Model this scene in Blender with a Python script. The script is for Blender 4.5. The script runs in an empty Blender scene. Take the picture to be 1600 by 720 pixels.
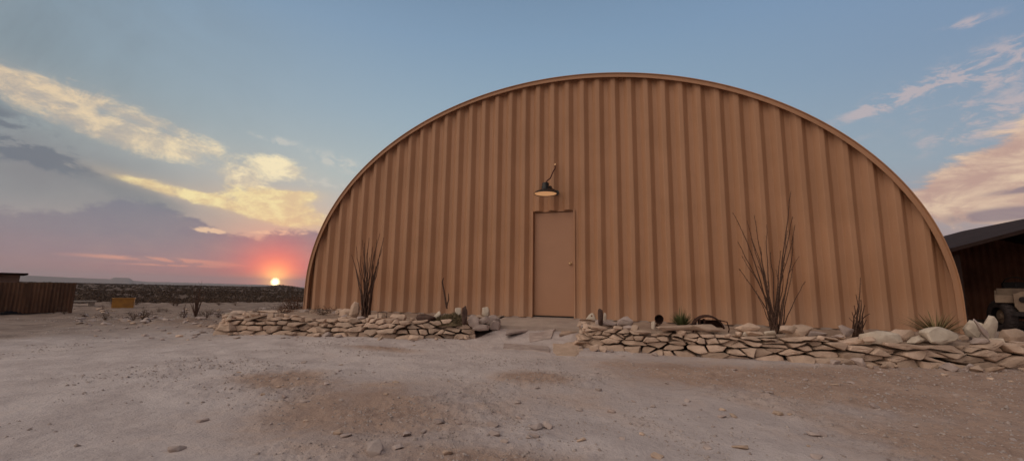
import bpy, bmesh, math, random
import numpy as np
from mathutils import Vector, Matrix, noise as mn
from math import radians as R_, sin, cos, pi

rnd = random.Random(11)
nr = np.random.RandomState(5)
sc = bpy.context.scene
C = sc.collection

# ------------------------------------------------------------------ camera
F = 653.342
M = np.array([[0.94481704, 0.32725364, 0.01502747],
              [0.03168182, -0.136933, 0.99007354],
              [-0.32606292, 0.93496225, 0.13974463]])   # rows: right, up, forward
CAM = np.array([4.60017, -8.0277, 0.51205])
cd = bpy.data.cameras.new('camera'); cam = bpy.data.objects.new('camera', cd); C.objects.link(cam)
cd.sensor_width = 36; cd.lens = F / 1600 * 36; cd.clip_start = .02; cd.clip_end = 60000
mw = Matrix.Identity(4)
for r in range(3):
    mw[r][0] = M[0][r]; mw[r][1] = M[1][r]; mw[r][2] = -M[2][r]; mw[r][3] = CAM[r]
cam.matrix_world = mw
sc.camera = cam

def ray(u, v):
    q = np.array([(u - 800) / F, -(v - 360) / F, 1.]) @ M
    return q / np.linalg.norm(q)
def onz(u, v, z=-.3):
    q = ray(u, v); return Vector(CAM + q * ((z - CAM[2]) / q[2]))
def ony(u, v, y):
    q = ray(u, v); return Vector(CAM + q * ((y - CAM[1]) / q[1]))

def lin(r, g, b):
    f = lambda c: (c / 255 / 12.92) if c / 255 <= .04045 else ((c / 255 + .055) / 1.055) ** 2.4
    return (f(r), f(g), f(b), 1)

# ------------------------------------------------------------------ node helpers
class NT:
    def __init__(s, tree): s.t = tree; s.n = tree.nodes; s.l = tree.links
    def new(s, typ, **kw):
        n = s.n.new(typ)
        for k, v in kw.items(): setattr(n, k, v)
        return n
    def put(s, sock, v):
        if isinstance(v, bpy.types.NodeSocket): s.l.new(v, sock)
        else: sock.default_value = v
    def math(s, op, a, b=0., c=0., clamp=False):
        n = s.new('ShaderNodeMath', operation=op, use_clamp=clamp)
        s.put(n.inputs[0], a); s.put(n.inputs[1], b); s.put(n.inputs[2], c); return n.outputs[0]
    def vmath(s, op, a, b=(0, 0, 0)):
        n = s.new('ShaderNodeVectorMath', operation=op)
        s.put(n.inputs[0], a); s.put(n.inputs[1], b)
        return n.outputs['Value'] if op in ('DOT_PRODUCT', 'LENGTH', 'DISTANCE') else n.outputs[0]
    def noise(s, vec, scale, detail=4., rough=.5, dist=0.):
        n = s.new('ShaderNodeTexNoise'); s.put(n.inputs['Vector'], vec)
        n.inputs['Scale'].default_value = scale; n.inputs['Detail'].default_value = detail
        n.inputs['Roughness'].default_value = rough; n.inputs['Distortion'].default_value = dist
        return n.outputs[0]
    def ss(s, v, a, b, x=0., y=1.):
        n = s.new('ShaderNodeMapRange', interpolation_type='SMOOTHSTEP')
        s.put(n.inputs[0], v); n.inputs[1].default_value = a; n.inputs[2].default_value = b
        n.inputs[3].default_value = x; n.inputs[4].default_value = y; return n.outputs[0]
    def mr(s, v, a, b, x=0., y=1.):
        n = s.new('ShaderNodeMapRange'); s.put(n.inputs[0], v)
        for i, q in enumerate((a, b, x, y)): n.inputs[i + 1].default_value = q
        return n.outputs[0]
    def mix(s, f, a, b, mode='MIX'):
        n = s.new('ShaderNodeMix', data_type='RGBA', blend_type=mode)
        s.put(n.inputs[0], f); s.put(n.inputs[6], a); s.put(n.inputs[7], b); return n.outputs[2]
    def ramp(s, v, stops, interp='LINEAR'):
        n = s.new('ShaderNodeValToRGB'); s.put(n.inputs[0], v); cr = n.color_ramp; cr.interpolation = interp
        while len(cr.elements) < len(stops): cr.elements.new(.5)
        for e, (p, c) in zip(cr.elements, stops): e.position = p; e.color = c
        return n.outputs[0]
    def comb(s, x, y, z):
        n = s.new('ShaderNodeCombineXYZ'); s.put(n.inputs[0], x); s.put(n.inputs[1], y); s.put(n.inputs[2], z); return n.outputs[0]

def c4(c): return tuple(c) + (1,) if len(c) == 3 else tuple(c)
MATS = {}
def mat(name, c1, c2=None, scale=6., rough=.85, bump=.0, bscale=60., metal=0., spread=(.35, .65), detail=6, world=False, spec=.3, rand=0., emit=None):
    if name in MATS: return MATS[name]
    m = bpy.data.materials.new(name); m.use_nodes = True; T = NT(m.node_tree)
    b = T.n['Principled BSDF']
    tc = T.new('ShaderNodeTexCoord')
    vec = tc.outputs['Object']
    if world: vec = T.new('ShaderNodeNewGeometry').outputs['Position']
    c2 = c2 or tuple(x * .75 for x in c1)
    oi = T.new('ShaderNodeObjectInfo')
    vec2 = T.vmath('ADD', vec, T.vmath('SCALE', T.comb(1, 2, 3)))
    nv = T.new('ShaderNodeVectorMath', operation='MULTIPLY_ADD')
    T.put(nv.inputs[0], T.comb(oi.outputs['Random'], oi.outputs['Random'], oi.outputs['Random'])); nv.inputs[1].default_value = (17, 31, 7) if not world else (0, 0, 0)
    T.put(nv.inputs[2], vec); v = nv.outputs[0]
    n1 = T.noise(v, scale, detail, .6)
    col = T.ramp(n1, [(spread[0], c4(c2)), (spread[1], c4(c1))])
    if rand:
        g = T.mr(oi.outputs['Random'], 0, 1, 1 - rand, 1 + rand * .6)
        col = T.mix(1., col, T.comb(g, g, g), 'MULTIPLY')
    T.put(b.inputs['Base Color'], col)
    b.inputs['Roughness'].default_value = rough; b.inputs['Metallic'].default_value = metal
    b.inputs['Specular IOR Level'].default_value = spec
    if bump:
        bn = T.new('ShaderNodeBump'); bn.inputs['Strength'].default_value = bump; bn.inputs['Distance'].default_value = .02
        T.put(bn.inputs['Height'], T.noise(v, bscale, 6, .65)); T.put(b.inputs['Normal'], bn.outputs[0])
    if emit:
        b.inputs['Emission Color'].default_value = c4(emit[0]); b.inputs['Emission Strength'].default_value = emit[1]
    MATS[name] = m; return m

# ------------------------------------------------------------------ object helpers
def tag(o, label=None, cat=None, group=None, kind=None):
    if label: o['label'] = label
    if cat: o['category'] = cat
    if group: o['group'] = group
    if kind: o['kind'] = kind
    return o
def empty(name, loc=(0, 0, 0), rz=0., label=None, cat=None, group=None):
    o = bpy.data.objects.new(name, None); C.objects.link(o); o.location = loc; o.rotation_euler[2] = rz
    return tag(o, label, cat, group)
def obj(name, verts, faces, material, parent=None, smooth=None, loc=None):
    me = bpy.data.meshes.new(name)
    me.from_pydata([tuple(v) for v in verts], [], [tuple(f) for f in faces]); me.validate(); me.update()
    if material: me.materials.append(material)
    if smooth is not None:
        me.polygons.foreach_set('use_smooth', [True] * len(me.polygons))
        if smooth < 180: me.set_sharp_from_angle(angle=R_(smooth))
    o = bpy.data.objects.new(name, me); C.objects.link(o)
    if parent: o.parent = parent
    if loc is not None: o.location = loc
    return o
class MB:
    def __init__(s): s.v = []; s.f = []
    def add(s, v, f):
        k = len(s.v); s.v += [tuple(p) for p in v]; s.f += [tuple(i + k for i in q) for q in f]; return s
    def box(s, c, size, rot=None):
        x, y, z = [q / 2 for q in size]
        vs = [Vector((a, b, d)) for a in (-x, x) for b in (-y, y) for d in (-z, z)]
        if rot: vs = [rot @ q for q in vs]
        vs = [q + Vector(c) for q in vs]
        return s.add(vs, [(0, 1, 3, 2), (4, 6, 7, 5), (0, 4, 5, 1), (2, 3, 7, 6), (0, 2, 6, 4), (1, 5, 7, 3)])
    def tube(s, pts, r, n=8, cap=True):
        pts = [Vector(p) for p in pts]; rs = r if hasattr(r, '__len__') else [r] * len(pts)
        up = Vector((0, 0, 1)); k = len(s.v); m = len(pts)
        prev = None
        for i, p in enumerate(pts):
            t = (pts[min(i + 1, m - 1)] - pts[max(i - 1, 0)]).normalized()
            if prev is None:
                a = t.cross(up if abs(t.z) < .9 else Vector((1, 0, 0))).normalized()
            else: a = (prev - t * prev.dot(t)).normalized()
            prev = a; b = t.cross(a)
            for j in range(n):
                w = 2 * pi * j / n; s.v.append(tuple(p + (a * cos(w) + b * sin(w)) * rs[i]))
        for i in range(m - 1):
            for j in range(n):
                s.f.append((k + i * n + j, k + i * n + (j + 1) % n, k + (i + 1) * n + (j + 1) % n, k + (i + 1) * n + j))
        if cap:
            s.f.append(tuple(k + j for j in range(n))[::-1]); s.f.append(tuple(k + (m - 1) * n + j for j in range(n)))
        return s
    def lathe(s, prof, n=32, c=(0, 0, 0), rot=None, close=False):
        k = len(s.v); m = len(prof)
        for r, z in prof:
            for j in range(n):
                w = 2 * pi * j / n; p = Vector((r * cos(w), r * sin(w), z))
                if rot: p = rot @ p
                s.v.append(tuple(p + Vector(c)))
        for i in range(m - 1):
            for j in range(n): s.f.append((k + i * n + j, k + i * n + (j + 1) % n, k + (i + 1) * n + (j + 1) % n, k + (i + 1) * n + j))
        if close: s.f.append(tuple(k + j for j in range(n))[::-1]); s.f.append(tuple(k + (m - 1) * n + j for j in range(n)))
        return s
    def obj(s, name, material, parent=None, smooth=None, loc=None): return obj(name, s.v, s.f, material, parent, smooth, loc)
def bevel(o, w=.01, seg=2):
    b = o.modifiers.new('bevel', 'BEVEL'); b.width = w; b.segments = seg; b.limit_method = 'ANGLE'; return o

# numpy fractal value noise
_tab = np.random.RandomState(3).rand(256, 256)
def vn(x, y):
    xi = np.floor(x).astype(int); yi = np.floor(y).astype(int); fx = x - xi; fy = y - yi
    fx = fx * fx * fx * (fx * (fx * 6 - 15) + 10); fy = fy * fy * fy * (fy * (fy * 6 - 15) + 10)
    g = lambda a, b: _tab[a % 256, b % 256]
    return (g(xi, yi) * (1 - fx) + g(xi + 1, yi) * fx) * (1 - fy) + (g(xi, yi + 1) * (1 - fx) + g(xi + 1, yi + 1) * fx) * fy - .5
def fbm(x, y, sc_, oct_=5, gain=.5):
    x = np.asarray(x, float); y = np.asarray(y, float)
    a = 1.; s = 0 * x
    for o in range(oct_):
        s = s + a * vn(x * sc_ + 13.7 * o, y * sc_ - 7.3 * o); sc_ *= 2.03; a *= gain
    return s
def sst(x, a, b):
    t = np.clip((x - a) / (b - a), 0, 1); return t * t * (3 - 2 * t)

# ------------------------------------------------------------------ materials
paint = mat('tan_paint_base', (.50, .285, .175), (.46, .255, .155), 1.3, .5)
def wall_paint():
    m = bpy.data.materials.new('tan_corrugated_paint'); m.use_nodes = True; T = NT(m.node_tree); b = T.n['Principled BSDF']
    pos = T.new('ShaderNodeNewGeometry').outputs['Position']
    n1 = T.noise(pos, .9, 5, .6); n2 = T.noise(T.vmath('MULTIPLY', pos, (6, 6, .5)), 1.5, 5, .6); n3 = T.noise(pos, 90, 3, .6)
    col = T.mix(T.ss(n1, .35, .65), (.412, .224, .127, 1), (.456, .250, .145, 1))
    col = T.mix(T.ss(n2, .45, .75, 0, .4), col, (.345, .18, .10, 1))
    z = T.new('ShaderNodeSeparateXYZ'); T.put(z.inputs[0], pos)
    dust = T.math('MULTIPLY', T.ss(T.math('ADD', z.outputs[2], T.math('MULTIPLY', n2, -.5)), .35, -.25), .45)
    col = T.mix(dust, col, (.50, .33, .235, 1))
    col = T.mix(T.ss(n3, .62, .72, 0, .12), col, (.30, .16, .10, 1))
    T.put(b.inputs['Base Color'], col); b.inputs['Roughness'].default_value = .55; b.inputs['Specular IOR Level'].default_value = .35
    bn = T.new('ShaderNodeBump'); bn.inputs['Strength'].default_value = .12; bn.inputs['Distance'].default_value = .02
    T.put(bn.inputs['Height'], T.math('ADD', T.noise(pos, 2.2, 4, .6), T.math('MULTIPLY', T.noise(pos, 40, 3), .15))); T.put(b.inputs['Normal'], bn.outputs[0])
    return m
WP = wall_paint()
stone_m = mat('tan_limestone', (.66, .50, .395), (.45, .33, .25), 4., .95, .7, 26, rand=.26, spread=(.3, .7))
stone_w = mat('whitish_stone', (.68, .60, .50), (.50, .42, .34), 5., .95, .5, 18, rand=.1)
stone_g = mat('grey_pink_stone', (.52, .43, .39), (.36, .285, .26), 6., .95, .5, 24, rand=.15)
stone_d = mat('dark_brown_stone', (.12, .075, .06), (.06, .035, .03), 8., .9, .5, 24)
bed_m = mat('bed_soil', (.40, .30, .235), (.28, .20, .155), 3.5, 1., .8, 40, world=True)
conc_m = mat('weathered_concrete', (.44, .36, .31), (.34, .27, .235), 2.5, .95, .25, 50, world=True)
ground_m = None
stem_m = mat('dry_ocotillo_stem', (.15, .09, .065), (.075, .042, .032), 40., .95, .8, 90)
stem_l = mat('pale_dry_stem', (.26, .165, .115), (.13, .08, .06), 40., .95, .6, 90)
green_m = mat('dull_green_leaf', (.13, .15, .06), (.08, .095, .04), 12., .8)
yel_m = mat('olive_dry_leaf', (.23, .18, .085), (.14, .11, .055), 12., .85)
moss_m = mat('tan_green_groundcover', (.26, .205, .125), (.17, .135, .08), 14., 1., .8, 70)
bush_m = mat('desert_bush_leaf', (.13, .088, .062), (.08, .052, .038), 3., 1.)
bush_r = mat('reddish_dry_bush', (.17, .085, .05), (.09, .045, .03), 6., 1.)
rust_m = mat('rusty_sheet', (.17, .068, .035), (.08, .036, .022), 5., .9, .4, 30)
dark_m = mat('black_enamel', (.018, .017, .017), (.012, .011, .011), 9., .35, spec=.5)
black_m = mat('matte_black', (.03, .024, .024), (.02, .016, .016), 9., .8)
cream_m = mat('warm_lit_lens', (.8, .62, .42), (.76, .58, .38), 12., .5, emit=((1., .50, .22), .36))
brass_m = mat('worn_brass', (.62, .42, .24), (.45, .28, .16), 30., .3, metal=.9)
cable_m = mat('brown_conduit', (.13, .055, .035), (.08, .035, .025), 20., .7)
roofd_m = mat('dark_roof_metal', (.045, .027, .024), (.03, .018, .016), 3., .9, .2, 20, spec=.1)
beige_m = mat('dusty_beige_bodywork', (.34, .25, .18), (.22, .155, .115), 5., .7, .15, 30)
tyre_m = mat('dusty_tyre_rubber', (.075, .06, .06), (.045, .036, .036), 14., .95, .5, 60)
white_m = mat('pale_board', (.46, .41, .36), (.33, .28, .24), 5., .9, .2, 20)
yel2_m = mat('orange_yellow_plastic', (.46, .235, .055), (.34, .17, .05), 5., .6)
shedw_m = mat('faded_shed_wall', (.30, .20, .16), (.22, .15, .12), 2., .95, .2, 20)
tarp_m = mat('black_tarp', (.03, .028, .032), (.018, .017, .02), 6., .7, .5, 12)

# ------------------------------------------------------------------ layout curves
LP = [(-3.95, -.9), (-3.45, -2.05), (-2.55, -2.72), (-1.9, -2.45), (-1.12, -2.24), (-.2, -2.22), (.41, -2.19), (1.15, -1.82), (1.72, -1.46)]
RP = [(3.32, -.95), (3.42, -1.68), (3.7, -1.80), (5., -1.90), (6.2, -1.86), (6.9, -1.76), (7.5, -1.62), (8.2, -1.42), (9.0, -1.12), (9.9, -.66), (10.7, -.15)]
def path_fn(P):
    P = [np.array(p, float) for p in P]; L = [0]
    for a, b in zip(P, P[1:]): L.append(L[-1] + np.linalg.norm(b - a))
    tot = L[-1]
    xs = [p[0] for p in P]; ys = [p[1] for p in P]
    def f(s):
        x = np.interp(s, L, xs); y = np.interp(s, L, ys)
        x2 = np.interp(s + .12, L, xs); y2 = np.interp(s + .12, L, ys); x1 = np.interp(s - .12, L, xs); y1 = np.interp(s - .12, L, ys)
        t = np.array([x2 - x1, y2 - y1]); t /= np.linalg.norm(t)
        return np.array([x, y]), t, np.array([t[1], -t[0]])     # point, tangent, outward normal
    return f, tot

# ------------------------------------------------------------------ ground
BLOBS = [(2.7, -5.45, 1.0, .8, .2), (1.3, -5.0, .5, .35, 0), (3.9, -6.1, .6, .3, .3), (6.6, -3.3, 2.6, 1.0, -.1), (8.5, -2.2, 3.2, .9, .3), (6.7, -5.0, 1.2, .7, 0), (.9, -3.0, .7, .22, 0), (3.4, -4.0, .35, .25, 0), (-9, 0., 8, 2.3, .25), (-15, 4., 9, 5, 0), (12., 3., 6, 5, 0), (-4.2, -1.4, 1.6, 1.1, 0)]
def brown(x, y):
    t = 0 * x
    for cx, cy, sx, sy, a in BLOBS:
        u = (x - cx) * cos(a) / sx + (y - cy) * sin(a) / sx; v = -(x - cx) * sin(a) / sy + (y - cy) * cos(a) / sy; t = t + np.exp(-(u * u + v * v))
    return sst(t * .9 + 1.1 * fbm(x, y, 1.3, 5), .05, .95)
def ground_h(x, y):
    dx = x - CAM[0]; dy = y - CAM[1]; r = np.hypot(dx, dy); az = np.degrees(np.arctan2(dx, dy))
    near = -.30 + 0 * r
    # ramp of dirt up to the door slab
    k = sst(x, 1.55, 1.95) * sst(x, 3.6, 3.25); near = near + k * .15 * sst(y, -1.9, -.9)
    near = near + .05 * fbm(x, y, .35, 3) * sst(r, 1., 6.) * 1.0 - 0.02
    near = near + .022 * fbm(x + 9, y, 1.6, 4, .55) + (.004 + .026 * brown(x, y)) * np.abs(fbm(x, y + 4, 5.0, 4, .6)) + (.003 + .011 * brown(x, y)) * fbm(x, y, 20., 3, .6) + .05 * np.minimum(0, fbm(x * .6 + 3, y + 50, 1.9, 3) + .28)
    # low rubble bank along the left edge of the yard
    bank = np.exp(-((x + 5.2 + .35 * (y + 1.)) / 1.5) ** 2) * sst(y, -3.2, -2.) * sst(y, 3., 0.)
    near = near + bank * (.07 + .07 * fbm(x, y, 2.5, 4))
    # pushed-up lip at the yard's far edge
    edge = 23.5 + 1.2 * fbm(az * 0 + x * .3, y * .3, 1.0, 3)
    lip = np.exp(-((r - edge + .8) / .9) ** 2); near = near + lip * (.05 + .12 * fbm(x, y, 1.3, 4))
    # far: profile of eye-level angles
    horiz = np.interp(az, [-180, -74, -69, -60, -52, -49.5, -48.0, -46.3, -44.6, -43, -30, 180], [.0, .05, .02, -.06, -.12, -.13, .10, -.05, -.42, -.55, -.5, -.3])
    ridge = CAM[2] + 1500 * np.tan(np.radians(horiz))
    lr = np.log(np.maximum(r, 1.))
    far = np.interp(lr, np.log([1, 23.5, 31, 50, 150, 600]), [-.3, -.34, -1.2, -2.4, -3.3, -3.4]) 
    far = far + (ridge - (-3.4)) * sst(lr, math.log(300), math.log(1500))
    far = far + sst(r, 16, 60) * (.5 * fbm(x, y, .03, 4)) * np.interp(lr, np.log([10, 60, 300, 1200, 2500]), [0, 1, 2.2, 2.0, 8])
    far = far - 90 * sst(lr, math.log(1700), math.log(5000))
    w = sst(r, edge, edge + 2.5)
    return near * (1 - w) + far * w

def build_ground():
    vaz = -19.2
    a = []; d = -180.
    az = np.concatenate([np.arange(vaz - 63, vaz + 63, .2), np.arange(vaz + 63, vaz + 297, 4.)])
    r = [.0]; q = .35
    while q < 16: r.append(q); q *= 1.0075
    while q < 3000: r.append(q); q *= 1.03
    while q < 24000: r.append(q); q *= 1.12
    r = np.array(r); A, Rr = np.meshgrid(np.radians(az), r)
    X = CAM[0] + Rr * np.sin(A); Y = CAM[1] + Rr * np.cos(A); Z = ground_h(X, Y)
    # keep the dirt below the slab and the beds
    ins = (X > -3.7) & (X < 9.0) & (Y > -.05); Z = np.where(ins & (Y < 20), np.minimum(Z, -.25), Z)
    n, m = X.shape
    co = np.stack([X, Y, Z], -1).reshape(-1, 3)
    i = np.arange(n - 1)[:, None] * m; j = np.arange(m)[None, :]; j2 = (j + 1) % m
    fa = np.stack([i + j, i + j2, i + m + j2, i + m + j], -1).reshape(-1, 4)
    me = bpy.data.meshes.new('ground'); me.vertices.add(len(co)); me.vertices.foreach_set('co', co.ravel())
    me.loops.add(fa.size); me.loops.foreach_set('vertex_index', fa.ravel().astype(np.int32))
    me.polygons.add(len(fa)); me.polygons.foreach_set('loop_start', np.arange(0, fa.size, 4, dtype=np.int32))
    me.polygons.foreach_set('use_smooth', np.ones(len(fa), bool))
    me.update(calc_edges=True); me.validate()
    if me.polygons[5000].normal.z < 0: me.flip_normals()
    m_ = bpy.data.materials.new('desert_dirt'); m_.use_nodes = True; T = NT(m_.node_tree); b = T.n['Principled BSDF']
    pos = T.new('ShaderNodeNewGeometry').outputs['Position']
    sep = T.new('ShaderNodeSeparateXYZ'); T.put(sep.inputs[0], pos); x, y = sep.outputs[0], sep.outputs[1]
    n1 = T.noise(pos, .55, 6, .6); n2 = T.noise(pos, 2.3, 7, .65, .4); n3 = T.noise(pos, 14, 6, .7); n4 = T.noise(pos, 70, 4, .7)
    pale = T.mix(T.ss(n2, .3, .7), (.47, .405, .39, 1), (.63, .56, .54, 1))
    brown = T.mix(T.ss(n2, .3, .7), (.35, .245, .195, 1), (.46, .335, .27, 1))
    # brown gravelly patches: positions in metres on the yard
    def blob(cx, cy, sx, sy, ang=0.):
        ux = T.math('SUBTRACT', x, cx); uy = T.math('SUBTRACT', y, cy)
        a_ = T.math('MULTIPLY_ADD', ux, cos(ang) / sx, T.math('MULTIPLY', uy, sin(ang) / sx))
        b_ = T.math('MULTIPLY_ADD', ux, -sin(ang) / sy, T.math('MULTIPLY', uy, cos(ang) / sy))
        return T.math('EXPONENT', T.math('MULTIPLY', T.math('ADD', T.math('MULTIPLY', a_, a_), T.math('MULTIPLY', b_, b_)), -1.))
    tot = None
    for q in BLOBS:
        bl = blob(*q); tot = bl if tot is None else T.math('ADD', tot, bl)
    bm_ = T.ss(T.math('ADD', tot, T.math('MULTIPLY', T.math('SUBTRACT', T.math('ADD', T.math('MULTIPLY', n1, .5), T.math('MULTIPLY', n2, .5)), .5), 3.0)), .12, .95)
    col = T.mix(bm_, pale, brown)
    col = T.mix(T.ss(n3, .55, .8, 0, .45), col, (.46, .40, .37, 1))
    col = T.mix(T.math('MULTIPLY', T.ss(n3, .48, .25, 0, .65), T.mr(bm_, 0, 1, .35, 1.)), col, (.21, .16, .14, 1))
    col = T.mix(T.math('MULTIPLY', T.ss(n4, .6, .75, 0, .6), T.mr(bm_, 0, 1, .4, 1.)), col, (.19, .145, .125, 1))
    # scrubland past the yard
    dist = T.vmath('DISTANCE', pos, tuple(CAM))
    col = T.mix(T.ss(T.math('ADD', dist, T.math('MULTIPLY', n1, 5)), 9.5, 15., 0, .92), col, T.mix(T.ss(n2, .35, .65), (.18, .13, .105, 1), (.29, .22, .18, 1)))
    n5 = T.noise(pos, .05, 8, .65); n6 = T.noise(pos, .4, 6, .7)
    scrub = T.mix(T.ss(T.math('ADD', T.math('MULTIPLY', n5, .6), T.math('MULTIPLY', n6, .4)), .42, .58), (.085, .058, .046, 1), (.135, .092, .072, 1))
    col = T.mix(T.ss(T.math('ADD', dist, T.math('MULTIPLY', n6, 6)), 27, 35), col, scrub)
    T.put(b.inputs['Base Color'], col); b.inputs['Roughness'].default_value = 1.; b.inputs['Specular IOR Level'].default_value = .1
    bn = T.new('ShaderNodeBump'); bn.inputs['Strength'].default_value = .8; bn.inputs['Distance'].default_value = .03
    T.put(bn.inputs['Height'], T.math('ADD', T.math('MULTIPLY', n3, 1.), T.math('MULTIPLY', n4, .35))); T.put(b.inputs['Normal'], bn.outputs[0])
    me.materials.append(m_)
    o = bpy.data.objects.new('ground', me); C.objects.link(o); tag(o, kind='structure'); return o
build_ground()
def gz(x, y): return float(ground_h(np.array([float(x)]), np.array([float(y)]))[0])

# beds of soil retained by the stone borders
def bed(P, name, s0, xlim):
    f, tot = path_fn(P); nS, nT = 240, 46
    vs = []
    for i in range(nS + 1):
        p, t, n = f(s0 + (tot - s0) * i / nS); fr = p - n * .10
        bx = min(max(fr[0], xlim[0]), xlim[1])
        by = -.03 if -3.45 < bx < 8.85 else 1.2
        for j in range(nT + 1):
            k = j / nT; vs.append((fr[0] + (bx - fr[0]) * k, fr[1] + (by - fr[1]) * k, k))
    V = np.array(vs); X, Y, K = V[:, 0], V[:, 1], V[:, 2]
    Z = -.055 + .05 * fbm(X, Y, 1.3, 4) + .02 * fbm(X, Y, 9, 3) - .10 * sst(K, .12, 0) + .02 * sst(K, .7, 1)
    m = nT + 1
    fa = [(i * m + j, i * m + j + 1, (i + 1) * m + j + 1, (i + 1) * m + j) for i in range(nS) for j in range(nT)]
    o = obj(name, np.stack([X, Y, Z], -1), fa, bed_m, smooth=180)
    if o.data.polygons[10].normal.z < 0: o.data.flip_normals()
    return tag(o, kind='structure')
bed(LP, 'ground_planting_bed', .35, (-3.7, 1.75))
bed(RP, 'ground_planting_bed', .1, (3.38, 10.5))
def bedz(x, y): return -.055 + .05 * float(fbm(np.array([x]), np.array([y]), 1.3, 4)[0])

# ------------------------------------------------------------------ distant mesas
def mesas():
    pts = [(0, 432), (20, 431), (35, 430), (60, 431), (100, 433), (128, 434), (150, 435), (172, 436), (178, 433.5), (203, 434), (207, 438), (230, 440), (300, 441.5), (420, 445), (520, 452)]
    pts = [(-200, 431)] + pts
    Dm = 11000.; vs = []; 
    tops = []
    U = np.arange(-200, 520, 3.)
    for u in U:
        v = np.interp(u, [p[0] for p in pts], [p[1] for p in pts]); q = ray(u, v)
        az = math.atan2(q[0], q[1]); el = math.atan2(q[2], math.hypot(q[0], q[1]))
        tops.append((az, math.tan(el) * Dm + CAM[2] + 5 * float(fbm(np.array([u]), np.array([0.]), .11, 3)[0])))
    rows = [(0, -160, 0), (500, 0, .55), (900, 0, 1.), (2200, 0, .97), (3200, -160, 0)]
    for az, tz in tops:
        for dr, zb, k in rows:
            r = Dm - 900 + dr; z = -150 + (tz + 150) * k if k else -160
            vs.append((CAM[0] + r * sin(az), CAM[1] + r * cos(az), z))
    m = len(rows)
    fa = [(i * m + j, (i + 1) * m + j, (i + 1) * m + j + 1, i * m + j + 1) for i in range(len(tops) - 1) for j in range(m - 1)]
    o = obj('hills', vs, fa, mat('far_mesa_rock', (.20, .15, .13), (.14, .11, .10), .002, 1., world=True)); tag(o, kind='structure')
mesas()

# ------------------------------------------------------------------ stones
def stone_from_outline(P, depth, seed, prot=.0, tilt=1.):
    """P: list of (s,t) outline in wall plane; returns verts in (s,t,n) local, faces"""
    rr = random.Random(seed); P = [Vector((a, b)) for a, b in P]; c = sum(P, Vector((0, 0))) / len(P); n = len(P)
    size = max((p - c).length for p in P)
    e = min(.008, size * .10)
    rings = [(-depth, .90), (-depth * .6, 1.), (-.030, 1.), (-.010, 1 - e / size * .8), (0., 1 - e / size * 2.3), (.004, .45)]
    vs = []; tx, ty = rr.uniform(-.22, .22) * tilt, rr.uniform(-.55, .05) * tilt
    for dn, k in rings:
        for p in P:
            q = c + (p - c) * k
            nn = dn + prot + (0 if dn < -.05 else (tx * (q.x - c.x) + ty * (q.y - c.y)))
            w = mn.noise_vector(Vector((q.x * 11 + seed, q.y * 11, nn * 11))) * .019
            vs.append((q.x + w.x * .6, q.y + w.y * .6, nn + w.z * (1.2 if dn > -.05 else 1)))
    vs.append((c.x, c.y, .005 + prot)); m = len(rings)
    fa = [(i * n + j, i * n + (j + 1) % n, (i + 1) * n + (j + 1) % n, (i + 1) * n + j) for i in range(m - 1) for j in range(n)]
    fa += [((m - 1) * n + j, (m - 1) * n + (j + 1) % n, len(vs) - 1) for j in range(n)]
    fa.append(tuple(range(n))[::-1])
    return vs, fa

def quad_outline(c00, c10, c11, c01, rr, gap=.006):
    """rounded irregular quad -> outline points"""
    cs = [Vector(c) for c in (c00, c10, c11, c01)]; cen = sum(cs, Vector((0, 0))) / 4
    cs = [c + (cen - c).normalized() * gap for c in cs]
    out = []
    for i in range(4):
        a, b, p = cs[i], cs[(i + 1) % 4], cs[i - 1]
        L1, L2 = (b - a).length, (p - a).length
        cut = rr.uniform(.07, .26); cut1, cut2 = min(cut * L1, .05), min(cut * L2, .05)
        out.append(a + (p - a).normalized() * cut2)
        out.append(a + ((b - a).normalized() * cut1 + (p - a).normalized() * cut2) * rr.uniform(.22, .4))
        out.append(a + (b - a).normalized() * cut1)
        for k in (.35, .65): 
            m_ = a.lerp(b, k); nrm = Vector((-(b - a).y, (b - a).x)).normalized(); out.append(m_ + nrm * rr.uniform(-.004, .006))
    return [(p.x, p.y) for p in out]

def rock_mesh(size, seed, flat=False, npts=16, nz=.06):
    rr = random.Random(seed); bm = bmesh.new()
    for i in range(npts):
        while True:
            d = Vector((rr.gauss(0, 1), rr.gauss(0, 1), rr.gauss(0, 1)))
            if d.length > .3: break
        d.normalize(); k = 1 / max(abs(d.x), abs(d.y), abs(d.z)) ** .55
        bm.verts.new((d.x * k * size[0] / 2, d.y * k * size[1] / 2, d.z * k * size[2] / 2))
    r = bmesh.ops.convex_hull(bm, input=bm.verts)
    bmesh.ops.delete(bm, geom=[v for v in bm.verts if not v.link_faces], context='VERTS')
    ms = min(size)
    bmesh.ops.bevel(bm, geom=list(bm.edges), offset=ms * .07, segments=1, affect='EDGES', clamp_overlap=True)
    bmesh.ops.triangulate(bm, faces=bm.faces)
    bmesh.ops.subdivide_edges(bm, edges=[e for e in bm.edges if e.calc_length() > ms * .25], cuts=1, use_grid_fill=True)
    for v in bm.verts:
        w = mn.noise_vector(v.co / max(size) * 5 + Vector((seed, 0, 0))) * ms * nz + mn.noise_vector(v.co / max(size) * 14 + Vector((seed, 3, 0))) * ms * nz * .5
        v.co += w
    bmesh.ops.recalc_face_normals(bm, faces=bm.faces)
    me = bpy.data.meshes.new('rock'); bm.to_mesh(me); bm.free()
    me.polygons.foreach_set('use_smooth', [True] * len(me.polygons)); me.set_sharp_from_angle(angle=R_(26))
    return me
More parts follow.
